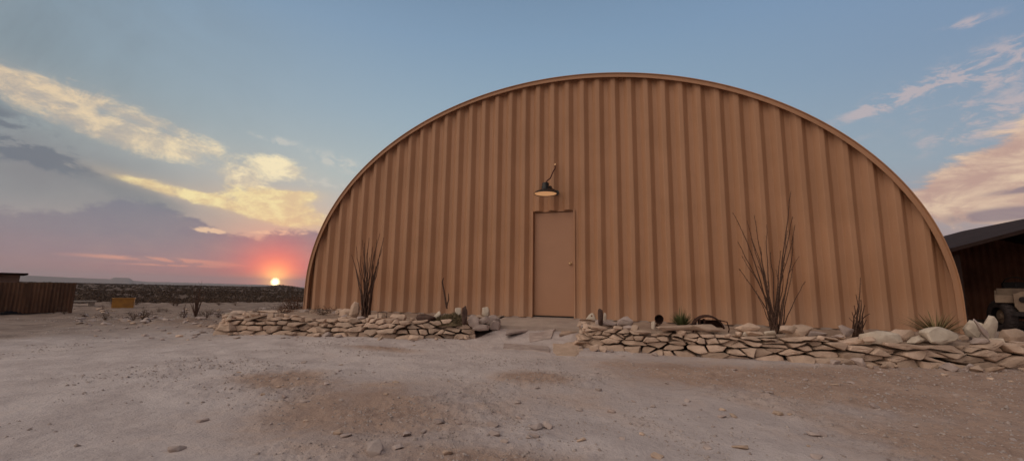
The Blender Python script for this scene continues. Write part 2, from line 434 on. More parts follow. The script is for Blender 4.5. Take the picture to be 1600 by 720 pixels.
def clip(poly, a, b, c):
    """keep a*x+b*y<=c"""
    out = []
    for i in range(len(poly)):
        p, q = poly[i], poly[(i + 1) % len(poly)]
        dp, dq = a * p[0] + b * p[1] - c, a * q[0] + b * q[1] - c
        if dp <= 0: out.append(p)
        if dp * dq < 0: k = dp / (dp - dq); out.append((p[0] + (q[0] - p[0]) * k, p[1] + (q[1] - p[1]) * k))
    return out
def round_poly(P, rr, gap):
    n = len(P); c = Vector((sum(p[0] for p in P) / n, sum(p[1] for p in P) / n)); V = [Vector(p) for p in P]
    # inset by offsetting every edge
    poly = [(p.x, p.y) for p in V]
    for i in range(n):
        a, b = V[i], V[(i + 1) % n]; d = b - a
        if d.length < 1e-6: continue
        nrm = Vector((d.y, -d.x)).normalized()
        if nrm.dot(c - a) > 0: nrm = -nrm
        poly = clip(poly, nrm.x, nrm.y, nrm.dot(a) - gap * rr.uniform(.2, 2.4))
        if len(poly) < 3: return None
    V = [Vector(p) for p in poly]; W = []
    for p in V:
        if not W or (p - W[-1]).length > .012: W.append(p)
    if (W[0] - W[-1]).length < .012: W.pop()
    n = len(W)
    if n < 3: return None
    out = []
    for i in range(n):
        a, b, p = W[i], W[(i + 1) % n], W[i - 1]; L1, L2 = (b - a).length, (p - a).length
        k1, k2 = min(.25 * L1, rr.uniform(.004, .018)), min(.25 * L2, rr.uniform(.004, .018))
        u1, u2 = (b - a).normalized(), (p - a).normalized()
        out += [a + u2 * k2, a + (u1 * k1 + u2 * k2) * .27, a + u1 * k1]
        if L1 > .10:
            nr_ = Vector((-u1.y, u1.x))
            for kk in (.33, .66): out.append(a.lerp(b, kk) + nr_ * rr.uniform(-.006, .004))
    return [(p.x, p.y) for p in out]
def dry_wall(P, label, cat, seed, seeds, topf, root_loc, lean=.25, g=3.1):
    f, tot = path_fn(P); rr = random.Random(seed)
    root = empty('dry_stone_border', root_loc, label=label, cat=cat); cnt = 0; made = []
    for i, (sx, st) in enumerate(seeds):
        cell = [(sx - .5, -.05), (sx + .5, -.05), (sx + .5, .6), (sx - .5, .6)]
        for j, (qx, qt) in enumerate(seeds):
            if j == i or abs(qx - sx) > 1.3: continue
            ax, ay = (qx - sx), (qt - st) * g * g
            c = (qx * qx - sx * sx) / 2 + (qt * qt - st * st) / 2 * g * g
            cell = clip(cell, ax, ay, c)
            if len(cell) < 3: break
        if len(cell) < 3: continue
        tp = topf(sx); sl = (topf(sx + .1) - topf(sx - .1)) / .2 + rr.uniform(-.12, .12)
        cell = clip(cell, -sl, 1, tp - sl * sx + rr.uniform(-.012, .02)); cell = clip(cell, -1, 0, 0.0); cell = clip(cell, 1, 0, tot)
        if len(cell) < 3: continue
        O = round_poly(cell, rr, .0046)
        sc_k = rr.choice([1.02, 1., .97, .93, .88])
        if not O or len(O) < 6: continue
        xs = [p[0] for p in O]; ts = [p[1] for p in O]
        if max(xs) - min(xs) < .045 or max(ts) - min(ts) < .018: continue
        cs = (max(xs) + min(xs)) / 2; ct = (max(ts) + min(ts)) / 2
        th = rr.gauss(0, .07); O = [(cs + (a - cs) * sc_k, ct + (b - ct) * sc_k) for a, b in O]; O = [(cs + (a - cs) * cos(th) - (b - ct) * sin(th), ct + (a - cs) * sin(th) + (b - ct) * cos(th)) for a, b in O]
        prot = rr.uniform(-.075, .055) - lean * ct
        vs, fa = stone_from_outline(O, rr.uniform(.2, .32), seed * 100 + i, prot)
        p, t, n = f(min(max(cs, .01), tot - .01)); zb = gz(p[0] + n[0] * .1, p[1] + n[1] * .1) - .02
        out = []
        for a_, b_, n_ in vs:
            q = p + t * (a_ - cs) + n * n_; out.append((q[0] - root_loc[0], q[1] - root_loc[1], zb + b_ - root_loc[2]))
        made.append(((max(xs) - min(xs)) * (max(ts) - min(ts)), out, fa))
    made.sort(key=lambda q: -q[0]); chips = MB()
    for a_, out, fa in made[:80]:
        cen = np.mean(out, 0); out = [tuple(np.array(v) - cen) for v in out]
        obj('stone', out, fa, stone_m, root, smooth=20, loc=tuple(cen)); cnt += 1
    for a_, out, fa in made[80:]: chips.add(out, fa)
    if chips.v: tag(chips.obj('stone_chips', stone_m, root, smooth=20), kind='stuff')
    s = .5
    while s < min(tot, 8.0) and cnt < 98:      # loose capping stones along the top
        w = rr.choice([.10, .14, .2, .28, .34]); h = rr.uniform(.03, .075) * (1.5 if w < .15 else 1); p, t, n = f(s)
        me = rock_mesh((w, w * rr.uniform(.5, .8), h), seed * 1000 + cnt, npts=16, nz=.05); me.materials.append(stone_m)
        o = bpy.data.objects.new('stone', me); C.objects.link(o); o.parent = root
        q = p - n * rr.uniform(.06, .30); zb = gz(p[0] + n[0] * .1, p[1] + n[1] * .1) - .02 + topf(s)
        o.location = (q[0] - root_loc[0], q[1] - root_loc[1], zb + h * .25 - root_loc[2]); o.rotation_euler = (rr.uniform(-.15, .15), rr.uniform(-.2, .2), math.atan2(t[1], t[0]) + rr.uniform(-.5, .5)); cnt += 1
        s += w * rr.uniform(.7, 1.7)
    return root, cnt
def seeds_for(tot, rr, zones):
    """zones: (s0,s1,t0,t1,target spacing) best-candidate sampling"""
    out = []
    for s0, s1, t0, t1, sp in zones:
        t = t0
        row = 0
        while t < t1:
            x = s0 + rr.uniform(0, sp)
            while x < s1:
                out.append((x, t + rr.uniform(-.3, .3) * sp * .34)); x += sp * rr.choice([.45, .65, .9, 1.2, 1.6, 1.9])
            t += sp * rr.uniform(.30, .40); row += 1
    return out
rs1 = random.Random(14)
_, LT = path_fn(LP); _, RT = path_fn(RP)
LS1 = seeds_for(LT, rs1, [(.3, LT, .045, .12, .25), (.8, LT, .13, .20, .20), (1.4, LT, .215, .33, .165)])
RS1 = seeds_for(8., rs1, [(.0, 8.2, .045, .12, .27), (.0, 4.5, .13, .21, .22), (.0, 4.3, .22, .34, .19), (4.5, 8.2, .12, .145, .30), (4.5, 8.2, .165, .18, .34), (4.5, 8.2, .205, .225, .34), (4.5, 8.2, .25, .31, .32)])
def ltop(s): return .16 + .15 * float(sst(np.array(s), .3, 1.7)) + .03 * mn.noise(Vector((s * 2.3, 1, 0))) + .02 * mn.noise(Vector((s * 7, 4, 0)))
def rtop(s): return .29 + .04 * mn.noise(Vector((s * 1.9, 8, 0))) + .025 * mn.noise(Vector((s * 6, 3, 0)))

wl, n1_ = dry_wall(LP, 'dry stacked stone border left of the door, reaching past the hut corner', 'stone wall', 3, LS1, ltop, (-1.0, -2.3, -.3))
wr, n2_ = dry_wall(RP, 'tan dry stacked stone border right of the door, passing below the tall ocotillo', 'stone wall', 8, RS1, rtop, (6.0, -1.85, -.3))

_rs = [100]
def rock(name, loc, size, material, label, cat='rock', group=None, rot=(0, 0, 0), npts=18):
    _rs[0] += 1; me = rock_mesh(size, _rs[0], npts=npts); me.name = name; me.materials.append(material)
    o = bpy.data.objects.new(name, me); C.objects.link(o); o.location = loc; o.rotation_euler = rot
    return tag(o, label, cat, group)
def R3(rr, s=.2): return (rr.uniform(-s, s), rr.uniform(-s, s), rr.uniform(0, 6.28))
def rk(u, v, y, wpx, hpx, material, label, rot=None, dep=.6, cat='rock', group=None, name='rock', npts=18):
    """rock whose middle stands on plane y, size given as it measures at that distance"""
    p = ony(u, v, y); k = (Vector(CAM) - p).dot(-Vector(M[2])) / F; w, h = wpx * k, hpx * k
    return rock(name, p, (w * 1.1, max(w * dep, .05), h * 1.12), material, label, cat, group, rot or (0, 0, .33), npts)
# boulders along the right border
rk(1249, 519, -1.55, 40, 22, stone_m, 'rounded tan boulder just right of the foot of the tall ocotillo')
rk(1372, 527, -1.5, 56, 20, stone_w, 'long whitish boulder in front of the dead twiggy plant')
rk(1411, 524, -1.3, 34, 18, stone_m, 'low tan boulder between the long whitish one and the big round one')
rk(1465, 524, -1.35, 50, 26, stone_w, 'big round pale boulder in front of the spiky yucca')
rk(1522, 515, -.9, 27, 25, stone_w, 'whitish upright rock left of the leaning dark slab by the hut corner', rot=(0, .25, .4))
rk(1546, 510, -.9, 21, 34, stone_w, 'whitish tall rock right of the leaning dark slab, before the vehicle wheel', rot=(0, .45, .4))
rk(1534, 514, -1.05, 9, 36, stone_g, 'dark grey slab leaning between two whitish rocks', rot=(0, -.55, .4), dep=.5, cat='slab', name='leaning_slab')
rk(1583, 527, -.75, 36, 26, stone_m, 'tan boulder on the border nearest the carport')
rk(1322, 516, -1.2, 20, 16, stone_g, 'greyish rock at the left foot of the dead twiggy plant')
rk(1168, 512, -1.5, 38, 14, stone_m, 'flattish tan rock left of the tall ocotillo')
rk(1268, 521, -1.0, 40, 9, stone_g, 'flat grey stone between the ocotillo boulder and the wall')
rk(948, 503, -1.35, 34, 14, stone_g, 'greyish lumpy rock right of the dark upright stone')
rk(975, 501, -1.25, 26, 16, stone_g, 'brownish mound-shaped rock under the small dark shrub')
rk(938, 497, -1.55, 8, 28, stone_d, 'narrow dark upright stone on the right border beside the door path', dep=.9, name='standing_stone')
rk(945, 496, -1.35, 5, 15, stone_w, 'small pale sliver of stone behind the narrow dark upright one')
rk(1021, 506, -1.75, 6, 16, stone_w, 'small pale chock stone standing on the border before the rusty can', rot=(0, .1, .3))
rk(1055, 511, -1.75, 54, 9, stone_m, 'long thin tan slab capping the border below the green shrub')
rk(1100, 512, -1.70, 50, 10, stone_m, 'thin tan slab capping the border under the rusty scrap hoop')
rk(1232, 500 + 14, -1.62, 24, 11, stone_m, 'small tan rock wedged against the ocotillo base')
# left border
rk(554, 484, -1.5, 14, 24, stone_m, 'upright tan rock left of the shorter ocotillo', rot=(0, .15, .3), dep=.9)
rk(541, 489, -1.3, 22, 14, stone_m, 'low tan rock behind the upright one by the shorter ocotillo')
rk(585, 497, -1.95, 22, 18, stone_m, 'tan rock at the right foot of the shorter ocotillo')
rk(597, 495, -1.75, 18, 14, stone_m, 'squarish stone framed by a dark square ring')
rk(622, 497, -1.7, 24, 12, stone_m, 'flat tan stone right of the squarish ringed stone')
rk(666, 497, -1.75, 30, 11, stone_d, 'low dark stone left of the olive ground cover')
rk(684, 494, -1.5, 10, 16, stone_w, 'narrow pale stone leaning against the olive ground cover', rot=(0, .7, .3), dep=.8)
rk(716, 489, -1.35, 11, 16, stone_w, 'pale upright rock left of the dark standing post stone')
rk(726, 492, -1.6, 8, 28, stone_d, 'narrow dark upright stone on the left border', dep=.9, name='standing_stone')
rk(744, 495, -1.1, 24, 7, stone_m, 'flat tan stone right of the dark upright stone on the left border')
rk(759, 489, -1.0, 12, 18, stone_w, 'pale upright rock at the top of the rubble by the door path', dep=.8)
rk(770, 501, -1.0, 24, 18, stone_g, 'whitish grey jagged rock at the right end of the rubble', rot=(.2, .3, .5))
rk(774, 509, -1.05, 18, 14, stone_g, 'grey rock lying at the foot of the jagged rubble rock', rot=(.2, .3, .9))
rk(741, 503, -1.45, 20, 16, stone_g, 'pinkish grey rock in the middle of the rubble', rot=(.1, .5, .2))
rk(751, 511, -1.4, 26, 10, stone_g, 'low grey stone at the foot of the rubble')
rk(757, 500, -1.3, 18, 10, stone_g, 'grey sliver bridging the rubble rocks', rot=(0, -.5, .2))
rk(392, 494, -2.3, 26, 12, stone_m, 'flat tan stone on top of the outer end of the left border')
rk(358, 497, -2.62, 8, 9, stone_w, 'small pale stone perched on the outer end of the left border')
for (u, v, w, h, y, lb) in [(425, 487, 52, 4, -1.2, 'longest thin slab stacked behind the left border'), (414, 491, 40, 4, -1.5, 'lower thin slab stacked behind the left border'), (447, 485, 24, 4, -1.0, 'short thin slab behind the left border near the reddish bush')]:
    rk(u, v, y, w, h, stone_m, lb, cat='slab', name='flat_stone')
# wall-side pale rocks behind the left bed
for i in range(7):
    u = 478 + i * 11 + rnd.uniform(-3, 3)
    rk(u, 489 + rnd.uniform(-2, 2), -.8, rnd.uniform(12, 18), rnd.uniform(9, 13), stone_m if i % 2 else stone_g, 'tan rock in the low row along the hut foot, left of the shorter ocotillo', group='row of rocks along the foot of the hut')
# jawbone-like pale rock with a hole
cr_ = random.Random(61)
for k in range(46):
    P_, side = (RP, 'right') if k % 5 < 3 else (LP, 'left'); f, tot = path_fn(P_); s_ = cr_.uniform(.4, min(tot, 8.1)); q_, t__, n__ = f(s_); q_ = q_ - n__ * cr_.uniform(.10, .55)
    w__ = cr_.choice([.08, .12, .18, .26]); me = None
    zt = gz(*(q_ + n__ * .5)) * 0 + (-.02 if side == 'left' else -.02)
    rock('cap_stone', (q_[0], q_[1], zt + .0), (w__, w__ * cr_.uniform(.5, .9), cr_.uniform(.035, .09)), cr_.choice([stone_m, stone_m, stone_g, stone_w]), 'small loose stone lying on top of the %s border' % side, 'stone', 'loose stones on top of the %s border' % side, (cr_.uniform(-.25, .25), cr_.uniform(-.3, .3), cr_.uniform(0, 3)), 14)
for k in range(40):
    P_, side = (RP, 'right') if k % 5 < 3 else (LP, 'left'); f, tot = path_fn(P_); s_ = cr_.uniform(.5, min(tot, 8.1)); q_, t__, n__ = f(s_); q_ = q_ + n__ * cr_.uniform(.02, .16)
    w__ = cr_.choice([.07, .1, .14, .2])
    rock('foot_stone', (q_[0], q_[1], gz(q_[0], q_[1]) + .02), (w__, w__ * cr_.uniform(.6, .9), w__ * cr_.uniform(.35, .7)), cr_.choice([stone_m, stone_m, stone_g]), 'small tumbled stone lying at the foot of the %s border' % side, 'stone', 'tumbled stones at the foot of the %s border' % side, (cr_.uniform(-.3, .3), cr_.uniform(-.4, .4), cr_.uniform(0, 3)), 14)
def holed():
    p = ony(924, 494, -1.3); rr = random.Random(5); n = 16; out = []; inn = []
    shp = [(-.085, -.045), (-.06, -.01), (-.03, .03), (0, .05), (.03, .045), (.05, .01), (.065, -.045), (.0, -.05)]
    mb = MB(); L = len(shp); cx, cz = .012, .008
    ring = []
    for k, (a, b) in enumerate(shp):
        ang = math.atan2(b - cz, a - cx); ring.append((cx + .016 * cos(ang), cz + .016 * sin(ang)))
    vs = [(a, -.03, b) for a, b in shp] + [(a, .04, b) for a, b in shp] + [(a, -.035, b) for a, b in ring] + [(a, .04, b) for a, b in ring]
    fa = []
    for i in range(L):
        j = (i + 1) % L
        fa += [(i, j, L + j, L + i), (i, 2 * L + i, 2 * L + j, j), (2 * L + i, 3 * L + i, 3 * L + j, 2 * L + j), (L + i, L + j, 3 * L + j, 3 * L + i)]
    o = obj('pierced_rock', vs, fa, stone_w, loc=p); bevel(o, .008); tag(o, 'small whitish rock with a dark hole through it, right of the door path', 'rock')
holed()

# ------------------------------------------------------------------ concrete, flagstones
slab = MB().box((2.70, 9.0, -.17), (12.3, 18.06, .33)).obj('concrete_footing', conc_m); slab.location = (0, 0, 0)
slab.data.update(); slab.name = 'ground_slab'; tag(slab, kind='structure')
ap = bpy.data.objects.new('x', None)
m_ = MB()
def apron():
    nx, ny = 40, 16; vs = []
    for j in range(ny + 1):
        for i in range(nx + 1):
            x = 1.72 + 1.66 * i / nx; y = -.80 + .77 * j / ny
            y -= .05 * float(fbm(np.array([x]), np.array([3.]), 2.2, 3)[0]) * (1 - j / ny)
            z = -.025 - .10 * (1 - j / ny) ** 2.2 + .01 * float(fbm(np.array([x]), np.array([y]), 4, 3)[0])
            vs.append((x, y, z))
    m = nx + 1; fa = [(j * m + i, j * m + i + 1, (j + 1) * m + i + 1, (j + 1) * m + i) for j in range(ny) for i in range(nx)]
    k = len(vs); vs += [(v[0], v[1] - .01, -.30) for v in vs[:m]]; fa += [(k + i, k + i + 1, i + 1, i) for i in range(nx)]
    for col in (0, nx):
        k2 = len(vs); vs += [(vs[j * m + col][0], vs[j * m + col][1], -.3) for j in range(ny + 1)]
        fa += [(k2 + j, k2 + j + 1, (j + 1) * m + col, j * m + col) for j in range(ny)]
    o = obj('ground_door_step', vs, fa, conc_m, smooth=50); tag(o, kind='structure')
apron()
flags = [([(787, 525), (858, 530), (860, 537), (784, 532)], 'pale rectangular flagstone at the front left of the door path', stone_g),
         ([(862, 526), (904, 522), (912, 536), (898, 541), (866, 539)], 'tan flagstone at the front right of the door path', stone_m),
         ([(792, 514), (818, 512), (826, 519), (790, 523)], 'grey flagstone at the rear left of the door path', stone_g),
         ([(822, 512), (856, 512), (852, 519), (830, 519)], 'narrow grey flagstone at the back of the door path', stone_g),
         ([(828, 521), (868, 519), (862, 525), (826, 526)], 'thin flagstone in the middle of the door path', stone_g),
         ([(862, 512), (892, 514), (884, 518), (860, 518)], 'small tan flagstone at the rear right of the door path', stone_m),
         ([(878, 519), (905, 517), (903, 521), (874, 524)], 'tan sliver flagstone touching the right border', stone_m)]
for pts, lb, mm in flags:
    W = []
    for i in range(len(pts)):
        a, b = pts[i], pts[(i + 1) % len(pts)]
        for k in (0, .34, .67): W.append(onz(a[0] + (b[0] - a[0]) * k + rnd.uniform(-1, 1), a[1] + (b[1] - a[1]) * k + rnd.uniform(-.3, .3), -.21))
    c = sum(W, Vector()) / len(W); z = gz(c.x, c.y)
    vs, fa = stone_from_outline([(p.x - c.x, p.y - c.y) for p in W], .045, int(c.x * 100), 0, 0.)
    o = obj('flagstone', vs, fa, mm, smooth=40, loc=(c.x, c.y, z + .016)); o.rotation_euler[0] = math.atan((gz(c.x, c.y + .2) - gz(c.x, c.y - .2)) / .4); tag(o, lb, 'flagstone', 'flagstones of the door path')

# ------------------------------------------------------------------ hut
S = .3048
XC, HW_, Z0, HH = 2.70, 6.03, .445, 4.37
def arch(a):     # a: -1..1 -> x,z  (elliptic arch on short straight legs)
    th = a * pi / 2; x = sin(th); z = cos(th); return XC + HW_ * x, Z0 + HH * z
def arch_z(x, inset=0.):
    u = (x - XC) / (HW_ - inset); return Z0 + (HH - inset) * math.sqrt(max(0, 1 - u * u)) if abs(u) < 1 else 0
hut = empty('quonset_hut', (XC, 0, 0), label='tan arched metal hut with a corrugated end wall and a single door', cat='hut')
def L(v): return (v[0] - XC, v[1], v[2])
def endwall():
    prof = []   # x offset in period, y
    D_ = -.082
    base = [(-.042 - .072 - .075, 0.), (-.042 - .072, D_), (-.042, D_), (.036, 0.)]
    i0, i1 = -13, 31; pts = []
    for i in range(i0, i1):
        for dx, y in base: pts.append((i * S + dx, y))
    pts.sort(); xs = [p[0] for p in pts]; ys = [p[1] for p in pts]
    # round the folds a little
    X = []
    for p in xs: X += [p - .005, p + .005]
    lo, hi = XC - HW_ + .03, XC + HW_ - .03
    X += [2.235, 3.105, lo, hi]; X = sorted(x for x in X if lo <= x <= hi)
    X2 = [X[0]]
    for x in X[1:]:
        if x - X2[-1] > .002: X2.append(x)
    Y = lambda x: float(np.interp(x, xs, ys))
    vs = []; fa = []
    for a, b in zip(X2, X2[1:]):
        mid = (a + b) / 2; z0 = 2.075 if 2.235 <= mid <= 3.105 else -.015
        za, zb = max(z0, arch_z(a, .02)), max(z0, arch_z(b, .02))
        lv = [] if z0 > 1 else [('a', q / 5) for q in range(5)]
        lv += [('b', q / 8) for q in range(9)]; nn = len(lv) - 1
        for kd, t in lv:
            for x, zt in ((a, za), (b, zb)):
                zm = min(2.075, zt * .8)
                z = (-.015 + (zm + .015) * t) if kd == 'a' else (zm + (zt - zm) * t)
                wob = .006 * mn.noise(Vector((x * 1.3, z * .9, 0)))
                vs.append(L((x + .004 * mn.noise(Vector((round(x / S), z * .8, 4))), Y(x) + wob, z)))
        k0 = len(vs) - 2 * (nn + 1)
        for k in range(nn): q = k0 + 2 * k; fa.append((q, q + 1, q + 3, q + 2))
    me_o = obj('end_wall', vs, fa, WP, hut)
    bm = bmesh.new(); bm.from_mesh(me_o.data); bmesh.ops.remove_doubles(bm, verts=bm.verts, dist=.0012); bmesh.ops.recalc_face_normals(bm, faces=bm.faces)
    for f_ in bm.faces: f_.smooth = True
    bm.to_mesh(me_o.data); bm.free()
    if me_o.data.polygons[40].normal.y > 0: me_o.data.flip_normals()
    me_o.data.set_sharp_from_angle(angle=R_(13))
    return me_o
endwall()
def shell():
    n = 140; vs = []; fa = []
    pro = [(XC - HW_, -.02)] + [arch(-1 + 2 * i / n) for i in range(n + 1)] + [(XC + HW_, -.02)]
    P = np.array(pro); m = len(P)
    nrm = []
    for i in range(m):
        t = P[min(i + 1, m - 1)] - P[max(i - 1, 0)]; t /= np.linalg.norm(t); nrm.append((-t[1], t[0]))
    nrm = np.array(nrm)
    ysamp = [-.135] + list(np.arange(0, 18.01, .15)); 
    for j, y in enumerate(ysamp):
        o = 0 if j == 0 else .028 * (.5 + .5 * sin(y * 2 * pi / .6))
        o -= .0 if j < 2 else .0
        for i in range(m):
            q = P[i] + nrm[i] * (o - (0.03 if j > 0 else 0)); vs.append(L((q[0], y, max(q[1], -.02))))
    for j in range(len(ysamp) - 1):
        for i in range(m - 1): fa.append((j * m + i, (j + 1) * m + i, (j + 1) * m + i + 1, j * m + i + 1))
    # back wall
    k = (len(ysamp) - 1) * m; fa.append(tuple(range(k, k + m)))
    o = obj('roof', vs, fa, WP, hut, smooth=40)
    # front flange: a folded angle with real thickness
    vs = []; fa = []
    sec = [(0.004, -.128), (0.010, -.165), (-.002, -.165), (-.008, -.144), (-.072, -.144), (-.072, -.128)]
    for i in range(m):
        for dn, y in sec: q = P[i] + nrm[i] * dn; vs.append(L((q[0], y, q[1])))
    s = len(sec)
    for i in range(m - 1):
        for j in range(s): fa.append((i * s + j, (i + 1) * s + j, (i + 1) * s + (j + 1) % s, i * s + (j + 1) % s))
    fa.append(tuple(range(s))); fa.append(tuple(range((m - 1) * s, m * s)))
    o2 = obj('arch_flange', vs, fa, WP, hut, smooth=30)
    for oo in (o, o2):
        bm = bmesh.new(); bm.from_mesh(oo.data); bmesh.ops.recalc_face_normals(bm, faces=bm.faces); bm.to_mesh(oo.data); bm.free()
shell()
# bottom channel of the end wall
MB().box((XC - XC, .02, -.012), (11.95, .05, .03)).obj('base_channel', WP, hut)
door = MB().box(L((2.675, .045, 1.035)), (.80, .045, 2.03)).obj('door', mat('door_paint', (.43, .230, .137), (.41, .218, .129), 2.5, .42, .05, 30, spec=.4), hut); bevel(door, .004)
fr = MB()
fr.box(L((2.2525, -.012, 1.03)), (.035, .135, 2.09)); fr.box(L((3.0925, .005, 1.03)), (.03, .09, 2.09)); fr.box(L((2.6725, .03, 2.085)), (.86, .075, .05))
fr.obj('door_frame', WP, hut)
MB().box(L((2.6725, .02, .008)), (.81, .10, .016)).obj('door_sill', black_m, hut)
kp = L((3.005, .022, 1.03))
kn = MB().lathe([(0.0001, -.075), (.02, -.075), (.029, -.062), (.029, -.048), (.014, -.035), (.012, -.008), (.033, -.006), (.033, 0.), (.0001, 0.)], 20, rot=Matrix.Rotation(R_(-90), 3, 'X') @ Matrix.Scale(1, 3)).obj('door_knob', brass_m, door, smooth=40, loc=kp)
# barn lamp over the door
lampc = Vector((2.615, -.42, 2.33))
lamp = empty('barn_lamp', lampc, label='black enamel barn lamp with a warm glowing underside above the door', cat='lamp')
MB().lathe([(.222, 0.), (.226, .004), (.226, .010), (.218, .016), (.19, .045), (.13, .075), (.085, .092), (.075, .10), (.07, .10), (.08, .088), (.125, .068), (.185, .038), (.213, .010), (.222, 0.)], 48).obj('lamp_shade', dark_m, lamp, smooth=50)
MB().lathe([(.0001, .012), (.10, .008), (.19, .007), (.216, .012)], 48).obj('lens', cream_m, lamp, smooth=60)
MB().lathe([(.075, .09), (.075, .15), (.066, .155), (.066, .21), (.05, .225), (.0001, .225)], 28).obj('lamp_neck', dark_m, lamp, smooth=40)
arm = MB(); arm.box((.06, .13, .135), (.05, .10, .09)); arm.tube([(.0, .03, .14), (.07, .14, .13), (.12, .26, .11), (.13, .365, .10)], .026, 12)
arm.obj('bracket_arm', dark_m, lamp, smooth=40)
MB().lathe([(.0001, 0), (.055, 0), (.055, .018), (.0001, .018)], 24, c=(.13, .352, .10), rot=Matrix.Rotation(R_(-90), 3, 'X')).obj('wall_plate', dark_m, lamp, smooth=30)
MB().tube([(.0, .0, .215), (.03, .02, .27), (.075, .08, .33), (.085, .16, .42), (.09, .24, .50), (.115, .30, .58), (.11, .345, .66)], .013, 8).obj('conduit', cable_m, lamp, smooth=60)
MB().lathe([(.0001, 0), (.022, 0), (.018, .02), (.0001, .02)], 14, c=(.11, .352, .675), rot=Matrix.Rotation(R_(90), 3, 'X')).obj('conduit_clip', brass_m, lamp, smooth=40)

# ------------------------------------------------------------------ plants
def stems(root, base, tips, rad, material, seed, name='stem', thorn=True, nseg=12):
    rr = random.Random(seed)
    for tx, ty, tz, bend in tips:
        b = Vector((rr.uniform(-.07, .07), rr.uniform(-.06, .06), -.05)); t = Vector((tx, ty, tz)) - Vector(base)
        out = Vector((t.x, t.y, 0)); pts = []; rs = []
        r0 = rad * rr.uniform(.8, 1.2)
        for i in range(nseg + 1):
            k = i / nseg; p = b.lerp(t, k) + out * (-bend * sin(pi * k)) * .5
            w = mn.noise_vector(Vector((k * 3.2, seed + tx * 9, ty * 7))) * .035 * k + mn.noise_vector(Vector((k * 9, seed + tx * 5, ty * 3))) * .014
            pts.append(p + w); rs.append(r0 * (1 - .72 * k) * (1 + .18 * mn.noise(Vector((k * 30, tx * 10, 0)))))
        mb = MB(); mb.tube(pts, rs, 6)
        if thorn:
            for i in range(int(t.length * 80)):
                k = rr.random() ** .9; q = k * nseg; a = int(min(q, nseg - 1)); p = pts[a].lerp(pts[a + 1], q - a)
                d = Vector((rr.gauss(0, 1), rr.gauss(0, 1), rr.gauss(.4, .6))).normalized(); ln = rr.uniform(.012, .035)
                sd = d.cross(Vector((.3, .5, .8))).normalized() * .003
                mb.add([p - sd, p + sd, p + d * ln], [(0, 1, 2)])
        mb.obj(name, material, root, smooth=60)
def tips_px(lst, y, spread, seed):
    rr = random.Random(seed); out = []
    for u, v, b in lst:
        yy = y + rr.uniform(-spread, spread); p = ony(u, v, yy); out.append((p.x, yy, p.z, b))
    return out
b1 = ony(1212, 514, -1.05)
oc1 = empty('ocotillo', b1, label='tall leafless ocotillo of long curved dark stems standing right of the door', cat='ocotillo')
T1 = [(1147, 332, .3), (1151, 378, .2), (1160, 400, .15), (1166, 345, .3), (1176, 336, -.1), (1183, 415, .1), (1172, 372, .2), (1188, 385, .1), (1196, 352, .15), (1205, 395, .0), (1236, 300, .1), (1243, 368, .1), (1246, 352, .25), (1238, 338, .15), (1230, 360, .1), (1248, 400, .3), (1259, 441, .1), (1222, 390, 0), (1215, 420, 0), (1156, 420, .1), (1227, 410, 0), (1198, 440, 0), (1240, 420, .2), (1180, 455, .1)]
stems(oc1, b1, tips_px(T1, -1.02, .42, 4), .0105, stem_m, 21)
b2 = ony(572, 494, -1.35)
oc2 = empty('ocotillo', b2, label='shorter dense leafless ocotillo standing on the left border', cat='ocotillo')
T2 = [(548, 398, .3), (553, 412, .2), (559, 385, .1), (563, 400, .1), (566, 375, .0), (570, 380, .0), (574, 396, 0), (577, 402, 0), (585, 392, .1), (589, 375, .2), (594, 366, .2), (597, 388, .3), (599, 372, .3), (592, 410, .2), (581, 386, .1), (567, 410, 0), (575, 372, 0), (586, 415, .1), (556, 430, .2), (578, 430, 0)]
stems(oc2, b2, tips_px(T2, -1.35, .30, 6), .0155, stem_m, 37)
# crooked stalk
b3 = ony(697, 480, -.9); st = empty('dead_stalk', b3, label='short crooked dark stalk against the hut wall left of the door', cat='dead plant')
mb = MB(); P_ = [ony(u, v, -.9) - b3 for u, v in [(698, 482), (696, 468), (694, 456), (692, 446), (691, 440), (693, 434)]]
mb.tube(P_, [.018, .017, .016, .015, .014, .009], 7); mb.obj('stem', stem_m, st, smooth=60)
mb = MB(); mb.tube([ony(u, v, -.9) - b3 for u, v in [(698, 478), (701, 468), (701, 458)]], [.014, .011, .006], 6); mb.obj('stem', stem_m, st, smooth=60)
# dead twiggy plant
b4 = ony(1341, 520, -1.15); dt = empty('dead_twiggy_plant', b4, label='dead twiggy dark plant with one long thin spike, behind the long whitish boulder', cat='dead plant')
stems(dt, b4, tips_px([(1344, 436, .0), (1337, 462, .1), (1330, 488, .3), (1327, 496, .4), (1334, 478, .2), (1349, 478, .2), (1359, 489, .5), (1356, 500, .5), (1352, 505, .3), (1341, 482, 0), (1345, 490, 0), (1337, 495, .1), (1346, 470, .1)], -1.15, .12, 3), .012, stem_m, 45, nseg=8)
